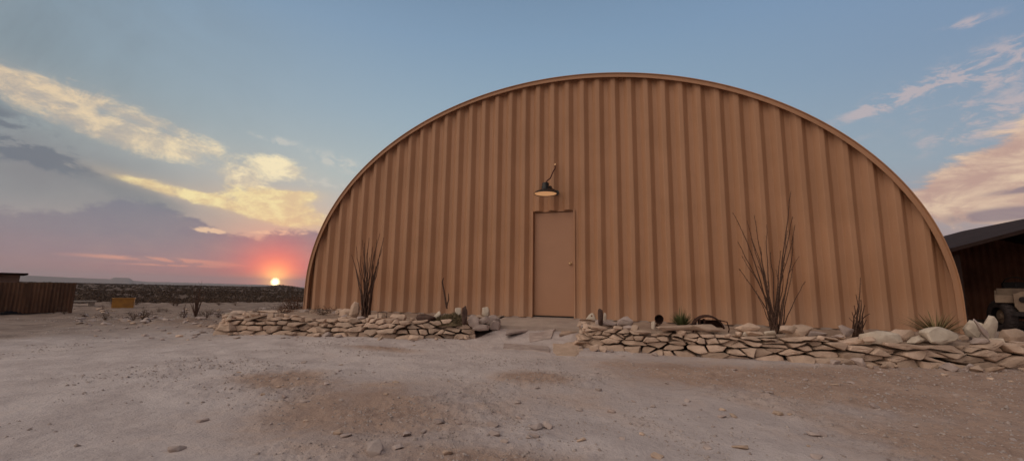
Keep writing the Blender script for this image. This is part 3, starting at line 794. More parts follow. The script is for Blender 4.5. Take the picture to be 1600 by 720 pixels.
# bladed tufts
def tuft(u, v, y, rad, h, n, label, material, name, cat, seed, wdt=.012, droop=.3, group=None, up=.5):
    rr = random.Random(seed); p = ony(u, v, y); p.z = min(p.z, bedz(p.x, p.y) + .03) if y > -3 else p.z
    root = empty(name, p, label=label, cat=cat, group=group)
    mb = MB()
    for i in range(n):
        a = rr.uniform(0, 2 * pi); tilt = rr.uniform(0, 1) ** up; ln = h * rr.uniform(.65, 1.1)
        d = Vector((cos(a), sin(a), 0)); side = Vector((-sin(a), cos(a), 0)) * wdt * rr.uniform(.7, 1.2); pts = []
        for k in range(5):
            t = k / 4; pts.append(d * (rad * tilt * (t + droop * t * t) * 1.0 + .01) + Vector((0, 0, ln * (t - droop * tilt * t * t) * (1 - .45 * tilt))))
        vs = []
        for k, q in enumerate(pts):
            w = side * (1 - (k / 4) ** 2 * .95); vs += [q - w, q + w]
        mb.add(vs, [(2 * k, 2 * k + 1, 2 * k + 3, 2 * k + 2) for k in range(4)])
    mb.obj('leaves', material, root)
    return root
tuft(1065, 506, -1.2, .20, .33, 170, 'small dull green shrub behind the right border', green_m, 'green_shrub', 'shrub', 4, .007, .1)
tuft(1462, 510, -.85, .42, .45, 130, 'spiky olive yucca fanning out at the hut corner', yel_m, 'yucca', 'yucca', 5, .008, .15, up=.35)
tuft(627, 492, -1.2, .12, .13, 70, 'low dark shrub in the left bed right of the shorter ocotillo', bush_m, 'small_shrub', 'shrub', 6, .006)
tuft(977, 494, -1.15, .08, .13, 40, 'small dark shrub right of the narrow dark upright stone', bush_m, 'small_shrub', 'shrub', 7, .006)
tuft(543, 489, -1.0, .10, .12, 50, 'small dry tuft between rocks left of the shorter ocotillo', bush_m, 'small_shrub', 'shrub', 8, .006)
tuft(1025, 500, -1.2, .12, .09, 60, 'low reddish dry tuft left of the green shrub', bush_r, 'dry_tuft', 'tuft', 9, .006)
tuft(660, 488, -1.1, .14, .12, 60, 'reddish dry tuft left of the olive ground cover', bush_r, 'dry_tuft', 'tuft', 10, .006)
# ground cover mound
def mound(u, v, y, sx, sy, h, label, seed):
    p = ony(u, v, y); p.z = bedz(p.x, p.y) - .01; rr = random.Random(seed); mb = MB()
    for i in range(2600):
        a = rr.uniform(0, 2 * pi); r = math.sqrt(rr.random()); x, y_ = r * cos(a) * sx, r * sin(a) * sy
        z = h * math.sqrt(max(0, 1 - r * r)) * (1 + .3 * mn.noise(Vector((x * 9, y_ * 9, seed))))
        d = Vector((x / sx, y_ / sy, 1.2)).normalized() + Vector((rr.gauss(0, .5), rr.gauss(0, .5), rr.gauss(0, .3))); d.normalize()
        s_ = d.cross(Vector((rr.gauss(0, 1), rr.gauss(0, 1), .1))).normalized() * .006; q = Vector((x, y_, z * rr.uniform(.55, 1)))
        mb.add([q - s_, q + s_, q + d * rr.uniform(.02, .045)], [(0, 1, 2)])
    mb.lathe([(sx * .85, -.02), (sx * .75, h * .3), (sx * .5, h * .55), (sx * .25, h * .65), (.001, h * .68)], 24)
    o = mb.obj('cushion_plant', moss_m, loc=p); tag(o, label, 'cushion plant')
mound(706, 502, -1.45, .27, .2, .16, 'olive tan cushion plant between the pale rocks of the left border', 3)
mound(686, 504, -1.62, .13, .11, .10, 'small olive cushion plant beside the narrow leaning pale stone', 4)
# scrap metal
b5 = ony(1108, 512, -1.45); scr = empty('rusty_scrap_hoop', b5, label='rusty dark bent metal scrap arching over the right border', cat='scrap metal')
mb = MB(); k = .0105
def hp(pts, r, yo=0.): mb.tube([Vector(((u - 1108) * k, yo, (512 - v) * k)) for u, v in pts], r, 7)
n_ = 22; vs = []; fa = []
for i in range(n_ + 1):
    a = pi * (i / n_); rx = .24 - .02 * sin(a); rz = .155
    for (yy, sc_) in ((-.10, .93), (-.09, 1.), (.10, 1.02), (.12, .94)): vs.append((-.02 - rx * cos(a) * sc_ * .82, yy, .0 + rz * sin(a) * sc_ * 1.05))
for i in range(n_):
    for j in range(3): fa.append((i * 4 + j, i * 4 + j + 1, (i + 1) * 4 + j + 1, (i + 1) * 4 + j))
o = obj('metal_band', vs, fa, black_m if False else mat('dark_rust', (.06, .028, .02), (.035, .016, .013), 9., .9, .4, 40), scr, smooth=50); sm = o.modifiers.new('s', 'SOLIDIFY'); sm.thickness = .012
mb = MB(); hp([(1087, 512), (1085, 522), (1088, 530), (1096, 531)], .009, -.30); hp([(1120, 501), (1129, 503), (1131, 512), (1130, 516)], .008, -.08)
mb.obj('wire', MATS['dark_rust'], scr, smooth=60)
mb = MB(); 
for a in (.35, .75, 1.1): mb.box((-.02 - .17 * cos(a * 1.2), 0, .06), (.02, .19, .12))
mb.box((.02, .09, .055), (.30, .012, .10)); mb.obj('backing_plate', MATS['dark_rust'], scr)
# square ring
p = ony(597, 494, -1.95); rg = MB(); q = .085
pts = [(-q, 0, -.06), (q, 0, -.06), (q + .008, 0, .065), (-q, 0, .07), (-q, 0, -.06)]
rg.tube(pts, .007, 6); o = rg.obj('metal_ring', MATS['dark_rust'], loc=p, smooth=60); tag(o, 'thin dark square ring around a stone on the left border', 'ring')
# dark hollow rusty can behind right border
p = ony(1030, 503, -1.35); cn = MB().lathe([(.045, 0), (.055, .01), (.062, .14), (.057, .14), (.05, .02), (.0001, .02)], 20, rot=Matrix.Rotation(R_(75), 3, 'X') @ Matrix.Rotation(.0, 3, 'Z')).obj('rusty_can', MATS['dark_rust'], loc=(p.x, p.y, p.z + .02), smooth=50); tag(cn, 'dark rusty can lying behind the pale chock stone', 'can')

# reddish bush at the far-left end of border, thin bushes
def bush_mesh(rad, h, seed, ntw=26, nl=420, lsz=.02, name='bush'):
    rr = random.Random(seed); tw = MB(); lf = MB()
    for i in range(ntw):
        a = rr.uniform(0, 2 * pi); tl = rr.uniform(.1, 1.); t = Vector((cos(a) * rad * tl, sin(a) * rad * tl, h * rr.uniform(.6, 1.) * (1.1 - .45 * tl)))
        pts = [t * k + Vector((rr.gauss(0, .04), rr.gauss(0, .04), 0)) * rad * k + Vector((0, 0, .06 * h * sin(pi * k))) for k in (0, .33, .66, 1)]
        tw.tube(pts, [.012 * h, .009 * h, .006 * h, .002 * h], 4, False)
        for j in range(nl // ntw):
            k = rr.uniform(.35, 1.08); q = t * k + Vector((rr.gauss(0, .09), rr.gauss(0, .09), rr.gauss(0, .07))) * rad * 1.4
            d1 = Vector((rr.gauss(0, 1), rr.gauss(0, 1), rr.gauss(0, 1))).normalized() * lsz; d2 = d1.cross(Vector((rr.gauss(0, 1), rr.gauss(0, 1), rr.gauss(0, 1)))).normalized() * lsz * .5
            lf.add([q - d1, q + d2, q + d1, q - d2], [(0, 1, 2, 3)])
    return tw, lf
def bush(name, loc, rad, h, label, mm, seed, cat='bush', group=None, **kw):
    tw, lf = bush_mesh(rad, h, seed, **kw); r = empty(name, loc, label=label, cat=cat, group=group)
    tw.obj('twigs', stem_m, r); lf.obj('leaves', mm, r); return r
p = ony(462, 484, .4); p.z = -.32; bush('dry_bush', p, .48, .62, 'rounded reddish brown bush beyond the far corner of the hut', bush_r, 12, ntw=60, nl=1500, lsz=.016)
p = ony(405, 489, -.6); p.z = gz(p.x, p.y); bush('dry_bush', p, .22, .3, 'small dark bush behind the outer end of the left border', bush_m, 13, nl=300, lsz=.014)
p = onz(305, 500, -.25); p.z = gz(p.x, p.y); bush('twig_bush', p, .2, .85, 'thin upright twiggy bush on the bank left of the stone border', bush_m, 14, ntw=16, nl=90, lsz=.012)
p = onz(287, 499, -.25); p.z = gz(p.x, p.y); bush('twig_bush', p, .10, .36, 'smaller thin twiggy bush left of the taller one on the bank', bush_m, 15, ntw=10, nl=50, lsz=.012)
p = onz(322, 500, -.25); p.z = gz(p.x, p.y); bush('twig_bush', p, .18, .26, 'low dark twiggy bush right of the tallest twiggy one on the bank', bush_m, 16, ntw=16, nl=120, lsz=.012)
p = ony(440, 491, -1.3); p.z = -.03; bush('dry_bush', p, .3, .16, 'low brown bush sprawling over the left bed', bush_r, 17, ntw=30, nl=400, lsz=.012)
p = ony(505, 491, -1.4); p.z = -.03; bush('dry_bush', p, .34, .15, 'low dark bush along the left bed before the row of rocks', bush_m, 18, ntw=30, nl=420, lsz=.012)

# desert scrub: nearer bushes individually, the far mass as one
near_b = []
protos = [bush_mesh(.75, .95, 50 + i, 26, 520, .042) for i in range(4)]
pm = []
for i, (tw, lf) in enumerate(protos):
    r = empty('creosote_bush', (0, 0, 0)); a = tw.obj('twigs', stem_m, r); b = lf.obj('leaves', bush_m, r); pm.append((r, a, b))
rb = random.Random(77); k = 0; spots = []
tries = 0
while len(spots) < 70 and tries < 4000:
    tries += 1
    az = math.radians(rb.uniform(-75, -43)); r = rb.uniform(25, 80) 
    x, y = CAM[0] + r * sin(az), CAM[1] + r * cos(az)
    if all((x - a) ** 2 + (y - b) ** 2 > 5 for a, b, _ in spots): spots.append((x, y, r))
spots.sort(key=lambda q: q[2])
for i, (x, y, r) in enumerate(spots):
    src = pm[i % 4]; s = rb.uniform(.6, 1.35) * (.42 if r < 29 else 1.)
    if i < 4: root = src[0]
    else:
        root = src[0].copy(); C.objects.link(root)
        for ch in src[1:]: c = ch.copy(); C.objects.link(c); c.parent = root
    root.location = (x, y, gz(x, y) - .03); root.scale = (s, s, s * rb.uniform(.8, 1.1)); root.rotation_euler[2] = rb.uniform(0, 6.3)
    tag(root, 'dark scrubby desert bush on the plain beyond the yard', 'bush', 'scrubby bushes on the plain beyond the yard')
tuft_src = None
rt = random.Random(19)
for i in range(34):
    az = math.radians(rt.uniform(-74, -44)); r = rt.uniform(11.5, 24); x, y = CAM[0] + r * sin(az), CAM[1] + r * cos(az)
    if x > -4.6 and y > -3: x -= 1.5
    if tuft_src is None:
        tw, lf = bush_mesh(.22, .24, 301, 18, 130, .012); tuft_src = empty('weed_tuft', (x, y, 0)); ch_ = [tw.obj('twigs', stem_m, tuft_src), lf.obj('leaves', bush_m, tuft_src)]; root = tuft_src
    else:
        root = tuft_src.copy(); C.objects.link(root)
        for ch in ch_: c = ch.copy(); C.objects.link(c); c.parent = root
    s_ = rt.uniform(.6, 1.5); root.location = (x, y, gz(x, y) - .01); root.scale = (s_, s_, s_ * rt.uniform(.6, 1.2)); root.rotation_euler[2] = rt.uniform(0, 6.3)
    tag(root, 'small dry weed growing in the dirt at the back of the yard', 'weed', 'dry weeds at the back of the yard')
def scrub():
    rs = np.random.RandomState(9); n = 7500
    az = np.radians(rs.uniform(-78, -40, n)); r = np.exp(rs.uniform(math.log(60), math.log(1400), n))
    x = CAM[0] + r * np.sin(az); y = CAM[1] + r * np.cos(az); z = ground_h(x, y)
    s = rs.uniform(.5, 1.4, n); nl = 34
    cx = np.repeat(x, nl); cy = np.repeat(y, nl); cz = np.repeat(z, nl); ss = np.repeat(s, nl); rr = np.repeat(r, nl)
    d = rs.normal(size=(n * nl, 3)); d /= np.linalg.norm(d, axis=1)[:, None]; d *= rs.rand(n * nl, 1) ** .4
    c = np.stack([cx + d[:, 0] * ss * .8, cy + d[:, 1] * ss * .8, cz + (np.abs(d[:, 2]) * .9) * ss * .9], -1)
    ls = (.10 + rr * .0006)[:, None]
    a = rs.normal(size=c.shape); a /= np.linalg.norm(a, axis=1)[:, None]; b = np.cross(a, rs.normal(size=c.shape)); b /= np.linalg.norm(b, axis=1)[:, None]
    V = np.stack([c - a * ls, c + b * ls * .6, c + a * ls, c - b * ls * .6], 1).reshape(-1, 3)
    me = bpy.data.meshes.new('desert_scrub'); me.vertices.add(len(V)); me.vertices.foreach_set('co', V.ravel())
    m = n * nl; me.loops.add(m * 4); me.loops.foreach_set('vertex_index', np.arange(m * 4, dtype=np.int32)); me.polygons.add(m); me.polygons.foreach_set('loop_start', np.arange(0, m * 4, 4, dtype=np.int32))
    me.update(calc_edges=True); me.materials.append(bush_m); o = bpy.data.objects.new('desert_scrub', me); C.objects.link(o); tag(o, 'dark desert scrub covering the far plain', 'scrub', kind='stuff')
scrub()

# ------------------------------------------------------------------ loose stones and gravel
LS = [(585, 700, .105, 'largest loose stone, near the bottom edge of the yard left of centre'), (622, 694, .05, 'loose stone just right of the largest loose stone'), (688, 652, .07, 'loose flat stone at the edge of the brown patch, left of the cluster'),
      (717, 653, .035, None), (770, 655, .06, 'thin loose stone left of the cluster of stones'), (812, 644, .045, 'topmost stone of the cluster in the middle of the yard'), (838, 661, .075, 'left of the two long touching stones in the cluster'),
      (856, 659, .07, 'right of the two long touching stones in the cluster'), (834, 676, .055, 'lowest rounded stone of the cluster in the middle of the yard'), (790, 684, .045, None), (700, 706, .045, None), (662, 664, .04, None), (636, 668, .06, 'flat stone on the brown patch right above the largest loose stone'),
      (840, 602, .04, None), (935, 605, .05, None), (955, 636, .045, None), (905, 633, .04, None), (318, 647, .05, None), (277, 692, .06, None), (585, 578, .03, None), (510, 597, .05, None), (443, 615, .05, None),
      (1145, 645, .045, None), (1070, 628, .03, None), (1365, 632, .06, None), (1495, 616, .05, None), (1270, 671, .06, 'low flat stone in the right part of the yard'), (1285, 671, .05, None), (990, 622, .03, None), (1148, 577, .05, None), (1330, 597, .05, None)]
for u, v, s, lb in LS:
    p = onz(u, v, -.3); z = gz(p.x, p.y); rr = random.Random(int(u * 7 + v))
    rock('loose_stone', (p.x, p.y, z + s * .16), (s * 1.45, s * rr.uniform(.8, 1.1), s * rr.uniform(.45, .7)), stone_g if rr.random() < .9 else stone_m,
         lb or 'small dusty stone lying loose on the dirt yard', 'stone', 'loose stones on the dirt yard', (rr.uniform(-.15, .15), rr.uniform(-.2, .2), rr.uniform(0, 3)), 14)
# small tumbled ones: share a few meshes
lm = [rock_mesh((.06, .045, .03), 900 + i, npts=12) for i in range(6)]
for q, m in enumerate(lm): m.name = 'small_stone'; m.materials.append(stone_g if q % 5 else stone_m)
rs_ = random.Random(31)
for i in range(230):
    if i < 55: u, v = rs_.uniform(360, 1590), rs_.uniform(560, 715); p = onz(u, v, -.3)
    elif i < 100:
        f, tot = path_fn(RP if i % 2 else LP); q, t, n = f(rs_.uniform(.3, tot)); q = q + n * (rs_.random() ** 2 * .7 + .05); p = Vector((q[0], q[1], 0))
    elif i < 150: p = onz(rs_.uniform(130, 420), rs_.uniform(496, 522), -.25)
    else: p = onz(rs_.uniform(120, 420), rs_.uniform(481, 505), -.28)
    s = rs_.uniform(.5, 1.5) * (2.6 if i >= 150 else 1.6 if i >= 100 else 1)
    o = bpy.data.objects.new('small_stone', lm[i % 6]); C.objects.link(o); o.location = (p.x, p.y, gz(p.x, p.y) + .006 * s); o.scale = (s, s, s * .8); o.rotation_euler = (0, 0, rs_.uniform(0, 6.3))
    tag(o, 'small loose stone scattered in the dust of the yard', 'stone', 'small stones scattered over the yard')
def gravel():
    rs = np.random.RandomState(12); n = 90000
    az = np.radians(rs.uniform(-72, 34, n)); r = 1.3 + 13.5 * rs.rand(n) ** 1.1
    x = CAM[0] + r * np.sin(az); y = CAM[1] + r * np.cos(az); den = -.34 + 1.0 * brown(x, y) + .8 * fbm(x, y, .8, 3) + .5 * fbm(x, y, 4, 2)
    keep = (den > rs.uniform(-.35, .45, n)) & ~((y > -1.4) & (x > -4) & (x < 11)); x, y, r = x[keep], y[keep], r[keep]; n = len(x)
    z = ground_h(x, y); s = rs.gamma(1.8, .003, n) + .002; s = np.minimum(s, .022) * (.6 + .05 * r)
    base = np.array([(1, 0, -.1), (-.5, .87, -.1), (-.5, -.87, -.1), (.1, .05, .75), (.55, .6, .35), (-.8, .1, .4)]); 
    V = rs.uniform(.7, 1.3, (n, 6, 3)) * base[None]
    a = rs.uniform(0, 6.28, n); ca, sa = np.cos(a), np.sin(a)
    X = V[:, :, 0] * ca[:, None] - V[:, :, 1] * sa[:, None]; Y = V[:, :, 0] * sa[:, None] + V[:, :, 1] * ca[:, None]
    P = np.stack([X * s[:, None] + x[:, None], Y * s[:, None] + y[:, None], V[:, :, 2] * s[:, None] + z[:, None]], -1).reshape(-1, 3)
    tf = np.array([(0, 4, 3), (0, 1, 4), (1, 5, 3), (4, 1, 3), (1, 2, 5), (5, 2, 3), (2, 0, 3)])
    fa = (tf[None] + (np.arange(n) * 6)[:, None, None]).reshape(-1, 3)
    me = bpy.data.meshes.new('gravel'); me.vertices.add(len(P)); me.vertices.foreach_set('co', P.ravel())
    me.loops.add(fa.size); me.loops.foreach_set('vertex_index', fa.ravel().astype(np.int32)); me.polygons.add(len(fa)); me.polygons.foreach_set('loop_start', np.arange(0, fa.size, 3, dtype=np.int32))
    me.update(calc_edges=True); me.materials.append(mat('gravel_bits', (.48, .41, .38), (.30, .245, .22), 9., 1., world=True)); o = bpy.data.objects.new('gravel', me); C.objects.link(o)
    tag(o, 'fine gravel strewn over the dirt yard', 'gravel', kind='stuff')
gravel()

# ------------------------------------------------------------------ left side: rusty fence, shed, tarp, board, crate
A = np.array([-11.12, -.72]); B = np.array([-11.75, -4.3]); dv = (B - A) / np.linalg.norm(B - A); nv = np.array([-dv[1], dv[0]])
fe = empty('rusty_metal_fence', (A[0], A[1], -.32), label='rusty brown corrugated metal fence at the left edge of the yard', cat='fence')
n = 300; Ln = np.linalg.norm(B - A); vs = []; fa = []
for i in range(n + 1):
    s = Ln * i / n; o_ = .012 * sin(s * 2 * pi / .076) + .02 * mn.noise(Vector((s * 2, 0, 0)))
    for z, q in ((.02, 0), (.45, .01), (.82 + .02 * mn.noise(Vector((s * 1.2, 5, 0))), 0)): p = dv * s + nv * (o_ + q); vs.append((p[0], p[1], z))
for i in range(n):
    for j in range(2): fa.append((i * 3 + j, i * 3 + 3 + j, i * 3 + 4 + j, i * 3 + 1 + j))
def rust_mat():
    m = bpy.data.materials.new('streaked_rust'); m.use_nodes = True; T = NT(m.node_tree); b = T.n['Principled BSDF']; pos = T.new('ShaderNodeTexCoord').outputs['Object']
    n1 = T.noise(T.vmath('MULTIPLY', pos, (5, 5, .6)), 1.1, 5, .6); n2 = T.noise(pos, 6, 6, .7)
    col = T.mix(T.ss(n1, .35, .65), (.095, .050, .032, 1), (.19, .10, .058, 1)); col = T.mix(T.ss(n2, .5, .75, 0, .5), col, (.20, .13, .09, 1))
    T.put(b.inputs['Base Color'], col); b.inputs['Roughness'].default_value = .9; return m
sh = obj('fence_sheet', vs, fa, rust_mat(), fe, smooth=180)
for s in (.02, 1.1, 2.2, 3.3): MB().box((dv[0] * s + nv[0] * -.05, dv[1] * s + nv[1] * -.05, .41), (.06, .06, .84)).obj('post', rust_m, fe)
tp = onz(20, 488, -.3); t_ = MB()
for i in range(5): t_.box((0, 0, .02 + i * .018), (.40 - .03 * i, 1.15 - .1 * i, .016), Matrix.Rotation(.17 + .05 * (i % 2), 3, 'Z'))
o = t_.obj('black_tarp', tarp_m, loc=(tp.x + .35, tp.y, gz(tp.x, tp.y))); bevel(o, .006); tag(o, 'flat folded black tarp lying at the foot of the rusty fence', 'tarp')
# far shed
sp = Vector((-26.5, 0.2, gz(-26.5, .2) - .05)); q1 = ray(35, 430); azr = math.atan2(q1[0], q1[1])
def at_az(u, r): q = ray(u, 435); a_ = math.atan2(q[0], q[1]); return CAM[0] + r * sin(a_), CAM[1] + r * cos(a_)
x1, y1 = at_az(31, 33.); x0, y0 = at_az(-60, 33.); zb = gz(x1, y1) - .3; topz = CAM[2] + 33 * math.tan(R_(.62))
ang = math.atan2(y0 - y1, x0 - x1); shd = empty('shed', (x1, y1, zb), ang, 'small tan shed with a flat dark roof beyond the rusty fence', 'shed')
wd = math.hypot(x0 - x1, y0 - y1); H = topz - zb
MB().box((wd / 2, -2.2, H / 2), (wd, 4.4, H)).obj('wall', shedw_m, shd)
MB().box((wd / 2, -2.2, H + .05), (wd + .5, 5.0, .09)).obj('roof', roofd_m, shd)
MB().box((wd * .8, .012, H * .5), (.9, .03, H * .8)).obj('door', roofd_m, shd)
# pale board on blocks
p = onz(126, 478, -.3); z = gz(p.x, p.y); bb = empty('low_bench', (p.x, p.y, z), 1.25, 'low pale board propped on blocks right of the rusty fence', 'bench')
MB().box((0, 0, .17), (.75, .30, .045)).obj('board', white_m, bb)
MB().box((-.27, 0, .075), (.10, .24, .15)).obj('block', black_m, bb); MB().box((.27, 0, .075), (.14, .24, .15)).obj('block', white_m, bb)
# yellow crate
p = onz(192, 480, -.3); z = gz(p.x, p.y); cr = empty('yellow_crate', (p.x, p.y, z - .02), 1.0, 'faded orange yellow plastic crate on the far edge of the yard', 'crate')
w_, d_, h_ = .54, .40, .36
m_ = MB(); m_.box((0, -d_ / 2, h_ / 2), (w_, .02, h_)).box((0, d_ / 2, h_ / 2), (w_, .02, h_)).box((-w_ / 2, 0, h_ / 2), (.02, d_ - .02, h_)).box((w_ / 2, 0, h_ / 2), (.02, d_ - .02, h_)).box((0, 0, .012), (w_ - .02, d_ - .02, .02))
o = m_.obj('body', yel2_m, cr)
m_ = MB()
for sy in (-1, 1):
    m_.box((0, sy * (d_ / 2 + .012), h_ - .015), (w_ + .05, .03, .03))
for sx in (-1, 1): m_.box((sx * (w_ / 2 + .012), 0, h_ - .015), (.03, d_ - .008, .03))
m_.obj('rim', yel2_m, cr)

# ------------------------------------------------------------------ carport on the right
Yf = 4.9; CX = 11.4
cpx0, cz0 = 11.30, 1.64; slope = .318; ridx = 15.2; ridz = cz0 + (ridx - cpx0) * slope
gl = -.32
cp = empty('carport', (CX, Yf, gl), label='dark open fronted carport with a gabled roof right of the hut', cat='carport')
def CP(v): return (v[0] - CX, v[1] - Yf, v[2] - gl)
vs = []; th = .09
for y in (Yf - .25, 11.7):
    for (x, z) in ((cpx0 - .12, cz0), (ridx, ridz), (2 * ridx - cpx0, cz0)):
        vs.append(CP((x, y, z))); vs.append(CP((x, y, z - th)))
fa = [(0, 2, 8, 6), (2, 4, 10, 8), (1, 7, 9, 3), (3, 9, 11, 5), (0, 1, 3, 2), (2, 3, 5, 4), (6, 8, 9, 7), (8, 10, 11, 9), (0, 6, 7, 1), (4, 5, 11, 10)]
obj('roof', vs, fa, roofd_m, cp)
# back wall and side wall, corrugated rust
def corr(a, b, z0, ztopf, name, amp=.02):
    a = np.array(a); b = np.array(b); Lw = np.linalg.norm(b - a); d = (b - a) / Lw; nn = np.array([-d[1], d[0]]); N = int(Lw / .05); vs = []
    for i in range(N + 1):
        s = Lw * i / N; p = a + d * s + nn * (amp * (1 if (i // 2) % 2 else -1)); vs += [CP((p[0], p[1], z0)), CP((p[0], p[1], ztopf(p[0])))]
    return obj(name, vs, [(2 * i, 2 * i + 2, 2 * i + 3, 2 * i + 1) for i in range(N)], mat('rusty_brown_wall', (.22, .095, .055), (.12, .05, .03), 1.2, .9, .2, 12), cp)
corr((11.3, 11.5), (2 * ridx - cpx0, 11.5), gl, lambda x: cz0 - .05 + (min(x, 2 * ridx - x) - cpx0) * slope, 'back_wall')
corr((11.28, Yf + .2), (11.28, 11.4), gl, lambda x: cz0 - .06, 'side_wall')
for px_ in (11.36, 15.2, 18.9):
    MB().box(CP((px_, Yf, gl + (cz0 - gl - .15 + (0 if px_ < 15 or px_ > 16 else ridz - cz0)) / 2)), (.1, .1, cz0 - gl - .15 + (0 if px_ < 15 or px_ > 16 else ridz - cz0))).obj('post', roofd_m, cp)

# open-top vehicle, nose towards the yard
wz = gl
wx, wy = 12.62, 5.55
veh = empty('open_top_vehicle', (13.04, 5.39, wz), 0., 'dusty beige open topped utility vehicle parked under the carport', 'vehicle')
veh.rotation_euler[2] = R_(-30)
def wheel(x, y, out):
    w = MB(); Rt = Matrix.Rotation(R_(90), 3, 'Y')
    prof = [(.205, -.085), (.26, -.10), (.335, -.095), (.365, -.07), (.372, 0), (.365, .07), (.335, .095), (.26, .10), (.205, .085)]
    w.lathe(prof, 40, rot=Rt)
    for i in range(26):
        a = 2 * pi * i / 26
        for sd in (-1, 1): w.box(Rt @ Vector((cos(a) * .372, sin(a) * .372, sd * .04)), (.055, .028, .022), Matrix.Rotation(-a * 1, 3, 'X') @ Matrix.Rotation(sd * .5, 3, 'Y'))
    root = bpy.data.objects.new('wheel', None); C.objects.link(root); root.parent = veh; root.location = (x, y, .375); root.rotation_euler[2] = R_(30) if y < 0 else 0
    w.obj('tyre', tyre_m, root, smooth=40)
    r = MB(); r.lathe([(.205, -.085 * out), (.19, -.04 * out), (.17, .01 * out), (.08, .03 * out), (.06, .06 * out), (.0001, .065 * out)], 28, rot=Rt)
    for i in range(5):
        a = 2 * pi * i / 5; r.box(Rt @ Vector((cos(a) * .10, sin(a) * .10, .035 * out)), (.02, .02, .02))
    r.obj('rim', beige_m, root, smooth=40)
for x, y, o_ in ((-.62, -.35, -1), (.62, -.35, 1), (-.62, 1.75, -1), (.62, 1.75, 1)): wheel(x, y, o_)
def prism(poly, y0, y1, axis='y'):
    n = len(poly); vs = [(a, y0, b) for a, b in poly] + [(a, y1, b) for a, b in poly]
    if axis == 'x': vs = [(y0, a, b) for a, b in poly] + [(y1, a, b) for a, b in poly]
    return vs, [tuple(range(n))[::-1], tuple(range(n, 2 * n))] + [(i, (i + 1) % n, n + (i + 1) % n, n + i) for i in range(n)]
bd = MB()
bd.add(*prism([(-.78, .50), (-.78, .98), (-.55, 1.02), (-.30, 1.04), (-.30, .50)], -.36, .36, 'y') if False else prism([(-.30, .40), (-.41, .62), (-.41, .90), (-.28, .96), (.28, .96), (.41, .90), (.41, .62), (.30, .40)], -.72, .45))
bd.add(*prism([(.45, .42), (.45, 1.0), (.62, 1.0), (.80, .68), (1.25, .68), (1.3, .98), (2.25, .98), (2.25, .42)], -.70, -.66, 'x')); bd.add(*prism([(.45, .42), (.45, 1.0), (.62, 1.0), (.80, .68), (1.25, .68), (1.3, .98), (2.25, .98), (2.25, .42)], .66, .70, 'x'))
bd.box((0, 1.35, .44), (1.32, 1.8, .05)); bd.box((0, 2.22, .70), (1.32, .05, .54)); bd.box((0, .47, .80), (1.32, .05, .50))
b_ = bd.obj('body', beige_m, veh); bevel(b_, .012)
for sx in (-1, 1):
    g = MB(); g.add(*prism([(-.62, .70), (-.62, .85), (-.56, .88), (.30, .88), (.46, .60), (.42, .60), (.27, .84), (-.54, .84), (-.58, .82), (-.58, .70)], sx * .38, sx * .70, 'x'))
    o = g.obj('fender', beige_m, veh); bevel(o, .006)
gr = MB()
for i in range(7): gr.box((-.18 + i * .06, -.728, .76), (.025, .02, .36))
gr.obj('grille', black_m, veh)
for sx in (-1, 1): MB().lathe([(.0001, 0), (.065, 0), (.065, .03), (.0001, .04)], 24, c=(sx * .27, -.72, .78), rot=Matrix.Rotation(R_(90), 3, 'X')).obj('headlight', black_m, veh, smooth=40)
MB().box((0, -.80, .46), (.9, .08, .10)).obj('bumper', black_m, veh)
sw = MB(); c_ = Vector((-.33, .82, 1.16)); Rm = Matrix.Rotation(R_(-58), 3, 'X') 
ring = [c_ + Rm @ Vector((.20 * cos(2 * pi * i / 28), .20 * sin(2 * pi * i / 28), 0)) for i in range(29)]
sw.tube(ring, .014, 8, False); sw.tube([c_ + Rm @ Vector((.2, 0, 0)), c_ + Rm @ Vector((-.2, 0, 0))], .010, 6); sw.tube([c_, c_ + Vector((0, -.40, -.32))], .018, 8)
sw.obj('steering_wheel', black_m, veh, smooth=60)
for sx in (-1, 1):
    s_ = MB(); s_.box((sx * .33, 1.25, .70), (.46, .46, .14)); s_.box((sx * .33, 1.50, .98), (.46, .11, .50), Matrix.Rotation(R_(-10), 3, 'X')); o = s_.obj('seat', black_m, veh); bevel(o, .035, 3)
MB().tube([(-.55, -.35, .375), (.55, -.35, .375)], .05, 10).obj('axle', black_m, veh, smooth=50)
MB().tube([(-.55, 1.75, .375), (.55, 1.75, .375)], .05, 10).obj('axle', black_m, veh, smooth=50)

# ------------------------------------------------------------------ haze
hz = MB().box((0, 0, 120), (52000, 52000, 640)); 
hm = bpy.data.materials.new('evening_haze'); hm.use_nodes = True; T = NT(hm.node_tree); T.n.remove(T.n['Principled BSDF'])
pv = T.new('ShaderNodeVolumePrincipled'); pv.inputs['Color'].default_value = (.86, .84, .9, 1); pv.inputs['Density'].default_value = .00006; pv.inputs['Anisotropy'].default_value = .2
T.l.new(pv.outputs[0], T.n['Material Output'].inputs['Volume'])
ho = hz.obj('haze', hm); tag(ho, 'thin evening haze over the desert plain', 'haze', kind='stuff')

# ------------------------------------------------------------------ sky and light
SUN = np.array(ray(430, 440.5)); sun_az = math.atan2(SUN[0], SUN[1]); sun_el = math.asin(SUN[2])
w = bpy.data.worlds.new('World'); sc.world = w; w.use_nodes = True; T = NT(w.node_tree); T.n.clear()
outp = T.new('ShaderNodeOutputWorld'); bg = T.new('ShaderNodeBackground'); T.l.new(bg.outputs[0], outp.inputs[0])
dirn = T.vmath('NORMALIZE', T.new('ShaderNodeTexCoord').outputs['Generated'])
sep = T.new('ShaderNodeSeparateXYZ'); T.put(sep.inputs[0], dirn); dx, dy, dz = sep.outputs
azd = T.math('MULTIPLY', T.math('ARCTAN2', dx, dy), 180 / pi)
el = T.math('MULTIPLY', T.math('ARCSINE', dz), 180 / pi)
